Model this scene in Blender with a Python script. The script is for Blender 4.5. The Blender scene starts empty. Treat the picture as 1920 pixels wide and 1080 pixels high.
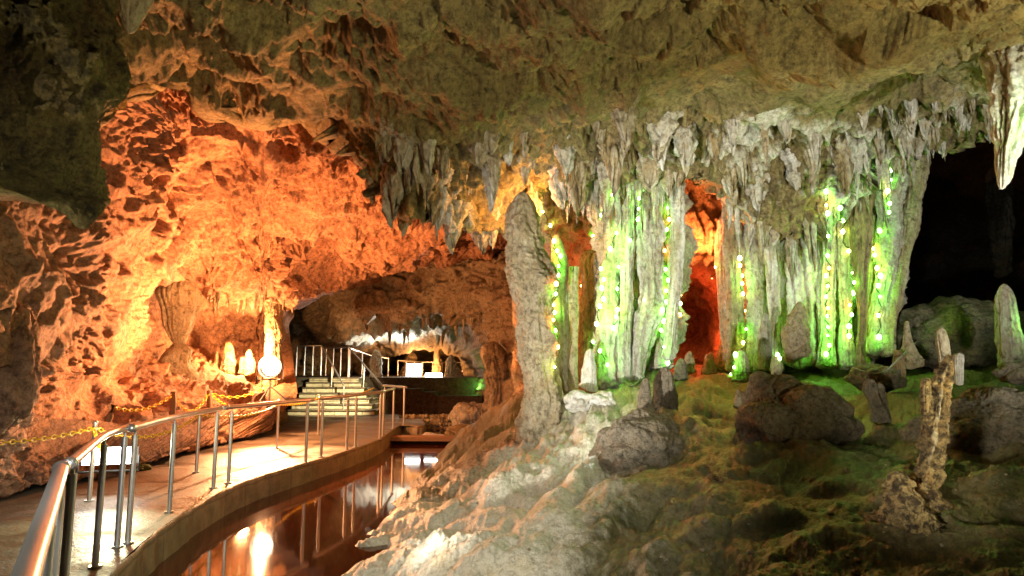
import bpy, math, random
import numpy as np
from mathutils import Vector
from mathutils.bvhtree import BVHTree

# ------------------------------------------------------------------ camera, world, exposure
SC = bpy.context.scene
COL = SC.collection
F = 1200.0                       # focal length in pixels of the 1920 px wide frame
PITCH = math.atan(149.0 / F)
CAMZ = 1.5
cd = bpy.data.cameras.new('camera')
cd.sensor_width = 36.0
cd.lens = 36.0 * F / 1920.0
cd.clip_start = 0.05
cd.clip_end = 500
cam = bpy.data.objects.new('camera', cd)
COL.objects.link(cam)
cam.location = (0, 0, CAMZ)
cam.rotation_euler = (math.pi / 2 + PITCH, 0, 0)
SC.camera = cam
W = bpy.data.worlds.new('World')
SC.world = W
W.use_nodes = True
wn = W.node_tree.nodes
wn['Background'].inputs['Color'].default_value = (0.62, 0.66, 0.52, 1)
wn['Background'].inputs['Strength'].default_value = 0.018       # faint added ambient fill through the shell's open back
SC.view_settings.view_transform = 'Standard'
SC.view_settings.look = 'None'
SC.view_settings.exposure = 0.0
SC.view_settings.gamma = 1.0
SC.cycles.use_denoising = True
SC.cycles.max_bounces = 6
SC.cycles.diffuse_bounces = 3
SC.cycles.glossy_bounces = 3
SC.cycles.sample_clamp_indirect = 6
SC.cycles.caustics_reflective = False
SC.cycles.caustics_refractive = False

rng = np.random.default_rng(7)
random.seed(7)


def at(px, py, Y):
    """world point on the sight line of pixel (px,py) at world y = Y"""
    a = (np.asarray(px, float) - 960) / F
    b = (540 - np.asarray(py, float)) / F
    cy = math.cos(PITCH) - b * math.sin(PITCH)
    cz = math.sin(PITCH) + b * math.cos(PITCH)
    t = Y / cy
    return np.stack(np.broadcast_arrays(a * t, Y + 0 * t, CAMZ + cz * t), -1)


def on(px, py, z):
    a = (px - 960) / F
    b = (540 - py) / F
    cy = math.cos(PITCH) - b * math.sin(PITCH)
    cz = math.sin(PITCH) + b * math.cos(PITCH)
    t = (z - CAMZ) / cz
    return np.array([a * t, cy * t, z])


def ray(px, py):
    p = at(px, py, 1.0)
    v = Vector((float(p[0]), float(p[1]), float(p[2] - CAMZ)))
    return v.normalized()


def project(P):
    P = np.asarray(P, float)
    x, y, z = P[..., 0], P[..., 1], P[..., 2] - CAMZ
    f = y * math.cos(PITCH) + z * math.sin(PITCH)
    u = -y * math.sin(PITCH) + z * math.cos(PITCH)
    return 960 + F * x / f, 540 - F * u / f


# ------------------------------------------------------------------ lamps
def lamp(name, loc, power, col, rad=0.1, kind='POINT', aim=None, cone=60, blend=0.6):
    l = bpy.data.lights.new(name, kind)
    l.energy = power
    l.color = col
    l.shadow_soft_size = rad
    o = bpy.data.objects.new(name, l)
    COL.objects.link(o)
    o.location = [float(v) for v in loc]
    if kind == 'SPOT':
        l.spot_size = math.radians(cone)
        l.spot_blend = blend
        d = Vector([float(v) for v in aim]) - Vector(o.location)
        o.rotation_euler = d.to_track_quat('-Z', 'Y').to_euler()
    return o


ORANGE = (1.0, 0.42, 0.15)
lamp('main_flood_light', at(504, 680, 13.1), 4700, (1.0, 0.34, 0.11), 0.06, 'SPOT', (-8.4, 5.5, 6.6), 104, 0.5)
lamp('main_flood_floor', at(504, 682, 13.1), 3600, (1.0, 0.44, 0.19), 0.05, 'SPOT', (-4.0, 11.4, 0.0), 74, 0.8)
lamp('main_flood_spill', at(505, 676, 13.3), 2700, (1.0, 0.34, 0.11), 0.06, 'SPOT', (-5.1, 14.6, 5.2), 118, 0.6)
lamp('main_flood_glow', at(504, 682, 13.1), 640, (1.0, 0.42, 0.17), 0.05)
lamp('recess_fill', at(470, 660, 17.0), 1200, (1.0, 0.42, 0.15), 0.15)  # extra unseen lamp, brightens the recess behind the main flood
lamp('recess_front_light', at(500, 676, 13.5), 5200, (1.0, 0.42, 0.15), 0.06, 'SPOT', (-7.2, 15.8, 2.6), 116, 0.5)
lamp('near_flood_light', at(222, 838, 7.2), 150, (1.0, 0.97, 0.55), 0.12, 'SPOT', (-3.6, 5.2, -0.2), 120, 0.9)
lamp('rear_flood_light', at(776, 700, 25.4), 700, (1.0, 0.97, 0.85), 0.15, 'SPOT', (-5.6, 22.0, 5.5), 130, 0.8)
lamp('rear_display_light', at(800, 690, 27.0), 260, (1.0, 0.42, 0.14), 0.1)
lamp('rear_green_light', at(895, 725, 23.0), 16, (0.25, 1.0, 0.15), 0.1)
lamp('stair_fill', at(680, 655, 18.6), 1900, (1.0, 0.84, 0.5), 0.03, 'SPOT', (-5.9, 21.4, 0.45), 58, 0.7)  # unseen spot added to brighten the stairs, no fixture stands here
lamp('niche_light', at(982, 398, 10.38), 150, (1.0, 0.42, 0.13), 0.08)
lamp('hollow_light', at(1308, 455, 11.8), 260, (1.0, 0.20, 0.05), 0.08)
lamp('hollow_deep_light', at(1312, 600, 14.0), 90, (1.0, 0.08, 0.02), 0.08)
lamp('gap_light', at(1100, 560, 12.6), 60, (1.0, 0.12, 0.03), 0.08)
lamp('slope_fill', at(900, 640, 13.6), 110, (1.0, 0.30, 0.10), 0.1)  # added lamp standing in for main flood light on the orange slope
lamp('column_key_light', (-2.0, 3.6, -0.12), 3900, (1.0, 0.985, 0.90), 0.1, 'SPOT', (2.2, 10.5, 3.4), 50, 1.0)
lamp('mound_light', at(1120, 806, 8.2), 11, (1.0, 0.99, 0.93), 0.06)
lamp('near_flood_glow', at(212, 838, 7.35), 14, (1.0, 0.86, 0.45), 0.05)
lamp('right_key_light', (5.6, 2.6, 0.9), 1900, (1.0, 0.985, 0.88), 0.1, 'SPOT', (5.0, 9.0, 4.4), 62, 0.9)
lamp('ceiling_wash_light', (4.3, 1.9, 0.7), 1500, (1.0, 0.87, 0.49), 0.12, 'SPOT', (1.2, 5.8, 5.0), 98, 0.9)
lamp('rail_light', (-0.6, 0.1, 2.3), 900, (1.0, 0.97, 0.88), 0.1, 'SPOT', (-3.4, 5.8, 0.4), 32, 0.9)
lamp('ground_light', (-1.5, -1.8, 3.3), 2900, (1.0, 0.96, 0.82), 0.08, 'SPOT', (-0.1, 6.8, 0.1), 36, 1.0)
lamp('stalagmite_light', (0.4, 1.6, 0.9), 780, (1.0, 0.92, 0.70), 0.08, 'SPOT', (2.95, 4.6, 1.1), 25, 0.7)
lamp('hanging_rock_side_fill', (-3.7, 2.1, 0.9), 230, (1.0, 0.93, 0.66), 0.05, 'SPOT', (-2.7, 3.4, 2.5), 60, 1.0)  # invented raking lamp out of frame, brings out the rock's relief
lamp('hanging_rock_front_fill', (-0.6, -0.4, 1.9), 260, (1.0, 0.93, 0.66), 0.05, 'SPOT', (-2.75, 3.4, 2.35), 28, 1.0)  # added frontal fill that lifts the hanging rock out of black


# ------------------------------------------------------------------ noise
_r = np.random.default_rng(11)
PERM = _r.permutation(256)
PERM = np.concatenate([PERM, PERM, PERM])
GR = _r.normal(size=(256, 3))
GR /= np.linalg.norm(GR, axis=1)[:, None]


def perlin(P):
    sh = P.shape[:-1]
    P = P.reshape(-1, 3)
    i = np.floor(P).astype(np.int64)
    f = P - i
    i &= 255
    u = f * f * f * (f * (f * 6 - 15) + 10)
    out = 0
    for dx in (0, 1):
        wx = u[:, 0] if dx else 1 - u[:, 0]
        for dy in (0, 1):
            wy = u[:, 1] if dy else 1 - u[:, 1]
            for dz in (0, 1):
                wz = u[:, 2] if dz else 1 - u[:, 2]
                h = PERM[PERM[PERM[(i[:, 0] + dx) & 255] + ((i[:, 1] + dy) & 255)] + ((i[:, 2] + dz) & 255)]
                g = GR[h]
                d = g[:, 0] * (f[:, 0] - dx) + g[:, 1] * (f[:, 1] - dy) + g[:, 2] * (f[:, 2] - dz)
                out = out + wx * wy * wz * d
    return (out * 1.5).reshape(sh)


def fbm(P, oct=4, gain=0.5, ridged=False, lac=2.03):
    a, s, out = 1.0, 1.0, 0
    for k in range(oct):
        n = perlin(P * s + 17.3 * k)
        if ridged:
            n = 1 - 2 * np.abs(n)
        out = out + a * n
        a *= gain
        s *= lac
    return out


WJ = _r.random((256, 3))


def worley(P):
    """F1 distance to jittered cell points"""
    sh = P.shape[:-1]
    P = P.reshape(-1, 3)
    i = np.floor(P).astype(np.int64)
    best = np.full(len(P), 9.0)
    sec = np.full(len(P), 9.0)
    for dx in (-1, 0, 1):
        for dy in (-1, 0, 1):
            for dz in (-1, 0, 1):
                c = i + (dx, dy, dz)
                h = PERM[PERM[PERM[c[:, 0] & 255] + (c[:, 1] & 255)] + (c[:, 2] & 255)]
                d = ((c + WJ[h] - P) ** 2).sum(1)
                sec = np.minimum(sec, np.maximum(best, d))
                best = np.minimum(best, d)
    return np.sqrt(best).reshape(sh), np.sqrt(sec).reshape(sh)


TILT = np.random.default_rng(5).normal(size=(256, 3))
CR = np.random.default_rng(6).random(256)


def facet(P, k=0.8):
    """broken faces: every cell has its own height and slope"""
    sh = P.shape[:-1]
    P = P.reshape(-1, 3)
    i = np.floor(P).astype(np.int64)
    best = np.full(len(P), 9.0)
    hb = np.zeros(len(P), np.int64)
    ob = np.zeros_like(P)
    for dx in (-1, 0, 1):
        for dy in (-1, 0, 1):
            for dz in (-1, 0, 1):
                c = i + (dx, dy, dz)
                h = PERM[PERM[PERM[c[:, 0] & 255] + (c[:, 1] & 255)] + (c[:, 2] & 255)]
                o = P - c - WJ[h]
                d = (o ** 2).sum(1)
                m = d < best
                best[m] = d[m]
                hb[m] = h[m]
                ob[m] = o[m]
    return ((CR[hb] - 0.5) + k * (TILT[hb] * ob).sum(1)).reshape(sh)


def smooth(a, b, x):
    t = np.clip((x - a) / (b - a), 0, 1)
    return t * t * (3 - 2 * t)


def tps(ctrl):
    """thin plate spline through (u, v, value) rows"""
    c = np.asarray(ctrl, float)
    s = np.abs(c[:, :2]).max()
    X = c[:, :2] / s
    n = len(X)

    def U(r2):
        return r2 * np.log(r2 + 1e-9)
    K = U(((X[:, None] - X[None]) ** 2).sum(-1)) + np.eye(n) * 1e-4
    Pm = np.c_[np.ones(n), X]
    A = np.block([[K, Pm], [Pm.T, np.zeros((3, 3))]])
    w = np.linalg.solve(A, np.r_[c[:, 2], 0, 0, 0])

    def ev(u, v):
        u = np.asarray(u, float) / s
        v = np.asarray(v, float) / s
        out = w[n] + w[n + 1] * u + w[n + 2] * v
        for k in range(n):
            out = out + w[k] * U((u - X[k, 0]) ** 2 + (v - X[k, 1]) ** 2)
        return out
    return ev


def curve(pts):
    xs = [p[0] for p in pts]
    ys = [p[1] for p in pts]
    return lambda x: np.interp(x, xs, ys)


# ------------------------------------------------------------------ mesh helpers
def mesh_np(name, V, Q, smooth_on=True, attr=None):
    V = np.ascontiguousarray(V, np.float32)
    Q = np.ascontiguousarray(Q, np.int32)
    k = Q.shape[1]
    me = bpy.data.meshes.new(name)
    me.vertices.add(len(V))
    me.vertices.foreach_set('co', V.ravel())
    me.loops.add(Q.size)
    me.loops.foreach_set('vertex_index', Q.ravel())
    me.polygons.add(len(Q))
    me.polygons.foreach_set('loop_start', np.arange(0, Q.size, k, dtype=np.int32))
    me.polygons.foreach_set('use_smooth', np.full(len(Q), smooth_on))
    if attr:
        for an, av in attr.items():
            at_ = me.attributes.new(an, 'FLOAT', 'POINT')
            at_.data.foreach_set('value', np.ascontiguousarray(av, np.float32).ravel())
    me.update(calc_edges=True)
    return me


def grid_faces(n, m, wrap=False):
    i, j = np.meshgrid(np.arange(n - 1), np.arange(m if wrap else m - 1), indexing='ij')
    a = i * m + j
    b = i * m + (j + 1) % m
    return np.stack([a, b, b + m, a + m], -1).reshape(-1, 4)


def link(name, me, mat=None, parent=None, loc=None):
    o = bpy.data.objects.new(name, me)
    COL.objects.link(o)
    if mat and me is not None:
        me.materials.append(mat)
    if parent:
        o.parent = parent
    if loc is not None:
        o.location = [float(v) for v in loc]
    return o


def tag(o, label, cat, group=None):
    o['label'] = label
    o['category'] = cat
    if group:
        o['group'] = group
    return o


def struct(o):
    o['kind'] = 'structure'
    return o


def empty(name, loc, label, cat, group=None):
    o = bpy.data.objects.new(name, None)
    COL.objects.link(o)
    o.location = [float(v) for v in loc]
    o.empty_display_size = 0.1
    return tag(o, label, cat, group)


class MB:
    """collects small shapes for one mesh"""

    def __init__(self):
        self.v, self.f = [], []

    def add(self, V, Fc):
        b = len(self.v)
        self.v += [tuple(float(c) for c in p) for p in V]
        self.f += [tuple(int(i) + b for i in q) for q in Fc]

    def box(self, c, s, rz=0.0, bev=0.0):
        c = np.array(c, float)
        h = np.array(s, float) / 2
        b = min(bev, h.min() * 0.6)
        R = np.array([[math.cos(rz), -math.sin(rz), 0], [math.sin(rz), math.cos(rz), 0], [0, 0, 1]])
        if b <= 0:
            P = [(x, y, z) for z in (-h[2], h[2]) for x, y in ((-h[0], -h[1]), (h[0], -h[1]), (h[0], h[1]), (-h[0], h[1]))]
            Fc = [(3, 2, 1, 0), (4, 5, 6, 7), (0, 1, 5, 4), (1, 2, 6, 5), (2, 3, 7, 6), (3, 0, 4, 7)]
        else:
            P, Fc = [], []
            rings = [(-h[2], b), (-h[2] + b, 0), (h[2] - b, 0), (h[2], b)]
            for z, ins in rings:
                X, Y = h[0] - ins, h[1] - ins
                k = b * 0.6 if ins == 0 else 0.0
                k = b
                P += [(-X + k, -Y, z), (X - k, -Y, z), (X, -Y + k, z), (X, Y - k, z), (X - k, Y, z), (-X + k, Y, z), (-X, Y - k, z), (-X, -Y + k, z)]
            for r in range(3):
                for j in range(8):
                    Fc.append((r * 8 + j, r * 8 + (j + 1) % 8, r * 8 + 8 + (j + 1) % 8, r * 8 + 8 + j))
            Fc.append(tuple(range(7, -1, -1)))
            Fc.append(tuple(range(24, 32)))
        self.add([c + R @ np.array(p) for p in P], Fc)

    def tube(self, pts, r, n=12, cap=True):
        pts = [np.array(p, float) for p in pts]
        rs = r if hasattr(r, '__len__') else [r] * len(pts)
        V, Fc = [], []
        for k, p in enumerate(pts):
            t = pts[min(k + 1, len(pts) - 1)] - pts[max(k - 1, 0)]
            t = t / (np.linalg.norm(t) + 1e-12)
            up = np.array([0, 0, 1.0]) if abs(t[2]) < 0.95 else np.array([1.0, 0, 0])
            s = np.cross(t, up)
            s /= np.linalg.norm(s)
            u = np.cross(s, t)
            for j in range(n):
                a = 2 * math.pi * j / n
                V.append(p + rs[k] * (math.cos(a) * s + math.sin(a) * u))
        for k in range(len(pts) - 1):
            for j in range(n):
                Fc.append((k * n + j, k * n + (j + 1) % n, k * n + n + (j + 1) % n, k * n + n + j))
        if cap:
            Fc.append(tuple(range(n - 1, -1, -1)))
            Fc.append(tuple(range((len(pts) - 1) * n, len(pts) * n)))
        self.add(V, Fc)

    def ball(self, c, r, n=12, m=8, sq=(1, 1, 1)):
        V = [np.array(c) + (0, 0, r * sq[2])]
        Fc = []
        for i in range(1, m):
            ph = math.pi * i / m
            for j in range(n):
                a = 2 * math.pi * j / n
                V.append(np.array(c) + r * np.array([sq[0] * math.sin(ph) * math.cos(a), sq[1] * math.sin(ph) * math.sin(a), sq[2] * math.cos(ph)]))
        V.append(np.array(c) - (0, 0, r * sq[2]))
        for j in range(n):
            Fc.append((0, 1 + j, 1 + (j + 1) % n))
            Fc.append((len(V) - 1, len(V) - 1 - n + (j + 1) % n, len(V) - 1 - n + j))
        for i in range(m - 2):
            for j in range(n):
                a = 1 + i * n
                Fc.append((a + j, a + n + j, a + n + (j + 1) % n, a + (j + 1) % n))
        self.add(V, Fc)

    def link_ring(self, c, t, n, R, stretch, r):
        """one chain link: an oval ring round axis n, long along t"""
        t = np.array(t, float)
        n = np.array(n, float)
        s = np.cross(n, t)
        N, M = 12, 6
        V, Fc = [], []
        for i in range(N):
            a = 2 * math.pi * i / N
            rad = math.cos(a) * t * stretch + math.sin(a) * s
            cen = np.array(c) + R * rad
            dr = math.cos(a) * t + math.sin(a) * s
            for j in range(M):
                b = 2 * math.pi * j / M
                V.append(cen + r * (math.cos(b) * dr + math.sin(b) * n))
        for i in range(N):
            for j in range(M):
                Fc.append((i * M + j, ((i + 1) % N) * M + j, ((i + 1) % N) * M + (j + 1) % M, i * M + (j + 1) % M))
        self.add(V, Fc)

    def build(self, name, mat, parent=None, origin=None, smooth_on=True):
        me = bpy.data.meshes.new(name)
        o0 = np.array(origin if origin is not None else (parent.location if parent else (0, 0, 0)), float)
        me.from_pydata([tuple(np.array(p) - o0) for p in self.v], [], self.f)
        me.update()
        if smooth_on:
            me.shade_smooth()
            try:
                me.set_sharp_from_angle(angle=math.radians(40))
            except Exception:
                pass
        o = bpy.data.objects.new(name, me)
        COL.objects.link(o)
        me.materials.append(mat)
        if parent:
            o.parent = parent
        else:
            o.location = [float(v) for v in o0]
        return o


# ------------------------------------------------------------------ materials
def new_mat(name):
    m = bpy.data.materials.new(name)
    m.use_nodes = True
    nt = m.node_tree
    return m, nt, nt.nodes, nt.links, nt.nodes['Principled BSDF']


def rock_mat(name, a, b, pit, pale, mottle=1.4, bump=0.6, fine=14.0, rough=0.72, stretch=1.0, moss=None, moss_amt=0.0, stain=(1.0, 0.86, 0.66), grain=(0.36, 0.33, 0.29), pitr=(0.5, 0.66)):
    m, nt, N, L, P = new_mat(name)
    geo = N.new('ShaderNodeNewGeometry')
    mp = N.new('ShaderNodeMapping')
    mp.inputs['Scale'].default_value = (1, 1, stretch)
    L.new(geo.outputs['Position'], mp.inputs['Vector'])

    def noise(scale, detail=6, rough_=0.6, vec=mp):
        n = N.new('ShaderNodeTexNoise')
        n.inputs['Scale'].default_value = scale
        n.inputs['Detail'].default_value = detail
        n.inputs['Roughness'].default_value = rough_
        L.new(vec.outputs[0], n.inputs['Vector'])
        return n

    def ramp(src, lo, hi):
        r = N.new('ShaderNodeMapRange')
        r.inputs['From Min'].default_value = lo
        r.inputs['From Max'].default_value = hi
        L.new(src, r.inputs['Value'])
        return r.outputs[0]

    def mix(fac, c1, c2, mode='MIX'):
        x = N.new('ShaderNodeMix')
        x.data_type = 'RGBA'
        x.blend_type = mode
        for s, v in ((x.inputs[0], fac), (x.inputs[6], c1), (x.inputs[7], c2)):
            if isinstance(v, (tuple, list)):
                s.default_value = (*v, 1) if len(v) == 3 else v
            elif isinstance(v, (int, float)):
                s.default_value = v
            else:
                L.new(v, s)
        return x.outputs[2]
    n1 = noise(mottle, 8, 0.65)
    n2 = noise(mottle * 5.3, 8, 0.7)
    c = mix(ramp(n1.outputs[0], 0.38, 0.62), a, b)
    c = mix(ramp(n2.outputs[0], *pitr), c, pit)
    if moss:
        n4 = noise(mottle * 0.8 + 0.13, 7, 0.7)
        mf = N.new('ShaderNodeMath')
        mf.operation = 'MULTIPLY'
        mf.inputs[1].default_value = moss_amt
        L.new(ramp(n4.outputs[0], 0.45, 0.62), mf.inputs[0])
        c = mix(mf.outputs[0], c, moss)
    at_ = N.new('ShaderNodeAttribute')
    at_.attribute_name = 'pale'
    n3 = noise(9.0, 6, 0.7)
    ad = N.new('ShaderNodeMath')
    ad.operation = 'MULTIPLY_ADD'
    ad.inputs[1].default_value = 0.9
    L.new(n3.outputs[0], ad.inputs[0])
    L.new(at_.outputs['Fac'], ad.inputs[2])
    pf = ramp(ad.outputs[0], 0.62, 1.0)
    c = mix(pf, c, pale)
    nf = noise(fine * 1.6, 8, 0.78)
    c = mix(ramp(nf.outputs[0], 0.36, 0.54), mix(1.0, c, grain, 'MULTIPLY'), c)
    ns = noise(mottle * 2.1 + 0.37, 7, 0.72)
    c = mix(ramp(ns.outputs[0], 0.52, 0.72), c, mix(1.0, c, stain, 'MULTIPLY'))
    L.new(c, P.inputs['Base Color'])
    P.inputs['Roughness'].default_value = rough
    P.inputs['Specular IOR Level'].default_value = 0.35
    nb = noise(fine, 10, 0.74)
    vo = N.new('ShaderNodeTexVoronoi')
    vo.inputs['Scale'].default_value = fine * 0.9
    L.new(mp.outputs[0], vo.inputs['Vector'])
    nc = noise(fine * 2.9, 6, 0.7)
    s0 = N.new('ShaderNodeMath')
    s0.operation = 'MULTIPLY_ADD'
    s0.inputs[1].default_value = 0.55
    L.new(nc.outputs[0], s0.inputs[0])
    L.new(nb.outputs[0], s0.inputs[2])
    s = N.new('ShaderNodeMath')
    s.operation = 'MULTIPLY_ADD'
    s.inputs[1].default_value = 0.4
    L.new(vo.outputs['Distance'], s.inputs[0])
    L.new(s0.outputs[0], s.inputs[2])
    bp = N.new('ShaderNodeBump')
    bp.inputs['Strength'].default_value = bump
    bp.inputs['Distance'].default_value = 0.11
    L.new(s.outputs[0], bp.inputs['Height'])
    L.new(bp.outputs[0], P.inputs['Normal'])
    return m


def plain_mat(name, col, rough=0.5, metal=0.0, bump=0.0, scale=30, var=0.15):
    m, nt, N, L, P = new_mat(name)
    P.inputs['Roughness'].default_value = rough
    P.inputs['Metallic'].default_value = metal
    geo = N.new('ShaderNodeNewGeometry')
    n = N.new('ShaderNodeTexNoise')
    n.inputs['Scale'].default_value = scale
    n.inputs['Detail'].default_value = 5
    L.new(geo.outputs['Position'], n.inputs['Vector'])
    x = N.new('ShaderNodeMix')
    x.data_type = 'RGBA'
    L.new(n.outputs[0], x.inputs[0])
    x.inputs[6].default_value = (*[c * (1 - var) for c in col], 1)
    x.inputs[7].default_value = (*[min(1, c * (1 + var)) for c in col], 1)
    L.new(x.outputs[2], P.inputs['Base Color'])
    if bump:
        b = N.new('ShaderNodeBump')
        b.inputs['Strength'].default_value = bump
        b.inputs['Distance'].default_value = 0.01
        L.new(n.outputs[0], b.inputs['Height'])
        L.new(b.outputs[0], P.inputs['Normal'])
    return m


def glow_mat(name, col, strength):
    m, nt, N, L, P = new_mat(name)
    P.inputs['Base Color'].default_value = (0.8, 0.8, 0.8, 1)
    P.inputs['Emission Color'].default_value = (*col, 1)
    P.inputs['Emission Strength'].default_value = strength
    return m


M = {}
M['ceiling'] = rock_mat('ceiling_rock', (0.36, 0.29, 0.12), (0.25, 0.185, 0.075), (0.10, 0.08, 0.04), (0.66, 0.63, 0.54), moss=(0.15, 0.12, 0.045), moss_amt=0.62, bump=0.8, fine=11, stain=(1.0, 0.93, 0.8), grain=(0.36, 0.33, 0.28))
M['vault'] = rock_mat('vault_rock', (0.50, 0.285, 0.17), (0.36, 0.195, 0.115), (0.15, 0.075, 0.045), (0.66, 0.52, 0.38), bump=0.8, fine=9)
M['chamber'] = rock_mat('chamber_rock', (0.33, 0.28, 0.18), (0.24, 0.19, 0.12), (0.08, 0.06, 0.045), (0.66, 0.63, 0.52), bump=0.7, fine=7)
M['calcite'] = rock_mat('calcite', (0.58, 0.55, 0.46), (0.46, 0.42, 0.32), (0.24, 0.20, 0.13), (0.74, 0.73, 0.68), mottle=2.2, bump=0.75, fine=13, stretch=0.7, rough=0.55, stain=(1.0, 0.84, 0.58), grain=(0.6, 0.56, 0.5))
M['tan'] = rock_mat('tan_dripstone', (0.50, 0.43, 0.29), (0.40, 0.32, 0.19), (0.17, 0.13, 0.07), (0.66, 0.62, 0.52), mottle=2.0, bump=0.8, fine=12, stretch=0.8, stain=(1.0, 0.8, 0.55), grain=(0.58, 0.54, 0.47))
M['brown'] = rock_mat('brown_dripstone', (0.34, 0.26, 0.13), (0.25, 0.18, 0.08), (0.11, 0.08, 0.04), (0.5, 0.45, 0.34), mottle=2.4, bump=0.6, fine=14, stretch=0.4)
M['ground'] = rock_mat('ground_rock', (0.21, 0.18, 0.095), (0.14, 0.115, 0.055), (0.07, 0.06, 0.03), (0.58, 0.535, 0.42), mottle=1.1, bump=0.55, fine=19, moss=(0.052, 0.054, 0.015), moss_amt=0.92, rough=0.4, grain=(0.58, 0.54, 0.48))
M['boulder'] = rock_mat('boulder_rock', (0.40, 0.34, 0.245), (0.28, 0.23, 0.155), (0.07, 0.06, 0.04), (0.45, 0.42, 0.34), mottle=1.5, bump=1.0, fine=15, pitr=(0.5, 0.72))
M['dark'] = rock_mat('dark_rock', (0.10, 0.085, 0.06), (0.07, 0.055, 0.04), (0.03, 0.025, 0.02), (0.2, 0.18, 0.14), bump=0.7, fine=8)
M['hang'] = rock_mat('hanging_rock_stone', (0.34, 0.265, 0.09), (0.17, 0.10, 0.035), (0.06, 0.045, 0.025), (0.46, 0.46, 0.36), mottle=1.3, bump=1.0, fine=20, moss=(0.20, 0.17, 0.04), moss_amt=0.6, grain=(0.35, 0.32, 0.27))
M['gold'] = rock_mat('golden_dripstone', (0.58, 0.44, 0.20), (0.32, 0.22, 0.10), (0.08, 0.055, 0.03), (0.78, 0.70, 0.5), mottle=3.2, bump=1.0, fine=17, stain=(1.0, 0.72, 0.4), pitr=(0.46, 0.57))
M['steel'] = plain_mat('brushed_steel', (0.66, 0.66, 0.65), 0.36, 0.86, scale=60, var=0.1)
M['dirtysteel'] = plain_mat('dull_steel', (0.5, 0.49, 0.46), 0.45, 1.0, scale=60, var=0.2)
M['chain'] = plain_mat('yellow_plastic', (0.75, 0.50, 0.03), 0.4, 0, scale=40)
M['wood'] = plain_mat('weathered_wood', (0.20, 0.11, 0.05), 0.8, 0, bump=0.5, scale=40, var=0.4)
M['black'] = plain_mat('black_metal', (0.03, 0.03, 0.03), 0.5, 0.3)
M['cable'] = plain_mat('grey_cable', (0.22, 0.22, 0.20), 0.6)
M['darkcable'] = plain_mat('green_cable', (0.03, 0.06, 0.02), 0.6)
M['glow_main'] = glow_mat('warm_lamp_glass', (1.0, 0.82, 0.55), 45)
M['glow_white'] = glow_mat('white_lamp_glass', (1.0, 1.0, 0.92), 25)
M['glow_green'] = glow_mat('green_bulb', (0.5, 1.0, 0.3), 14)
M['glow_yellow'] = glow_mat('yellow_bulb', (1.0, 0.85, 0.35), 14)
M['glow_amber'] = glow_mat('amber_bulb', (1.0, 0.5, 0.14), 12)
M['moss'] = plain_mat('moss', (0.06, 0.09, 0.015), 0.9, 0, bump=0.6, scale=50, var=0.5)


def concrete_mat():
    m, nt, N, L, P = new_mat('wet_concrete')
    geo = N.new('ShaderNodeNewGeometry')
    n = N.new('ShaderNodeTexNoise')
    n.inputs['Scale'].default_value = 1.3
    n.inputs['Detail'].default_value = 9
    n.inputs['Roughness'].default_value = 0.7
    L.new(geo.outputs['Position'], n.inputs['Vector'])
    n2 = N.new('ShaderNodeTexNoise')
    n2.inputs['Scale'].default_value = 28
    n2.inputs['Detail'].default_value = 6
    L.new(geo.outputs['Position'], n2.inputs['Vector'])
    r = N.new('ShaderNodeValToRGB')
    r.color_ramp.elements[0].position = 0.3
    r.color_ramp.elements[0].color = (0.075, 0.055, 0.035, 1)
    r.color_ramp.elements[1].position = 0.7
    r.color_ramp.elements[1].color = (0.21, 0.165, 0.11, 1)
    L.new(n.outputs[0], r.inputs[0])
    x = N.new('ShaderNodeMix')
    x.data_type = 'RGBA'
    x.blend_type = 'MULTIPLY'
    x.inputs[0].default_value = 0.5
    L.new(r.outputs[0], x.inputs[6])
    L.new(n2.outputs['Color'], x.inputs[7])
    L.new(x.outputs[2], P.inputs['Base Color'])
    rr = N.new('ShaderNodeMapRange')
    rr.inputs['From Min'].default_value = 0.38
    rr.inputs['From Max'].default_value = 0.62
    rr.inputs['To Min'].default_value = 0.28
    rr.inputs['To Max'].default_value = 0.75
    L.new(n.outputs[0], rr.inputs['Value'])
    L.new(rr.outputs[0], P.inputs['Roughness'])
    b = N.new('ShaderNodeBump')
    b.inputs['Strength'].default_value = 0.5
    b.inputs['Distance'].default_value = 0.015
    L.new(n2.outputs[0], b.inputs['Height'])
    L.new(b.outputs[0], P.inputs['Normal'])
    return m


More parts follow.
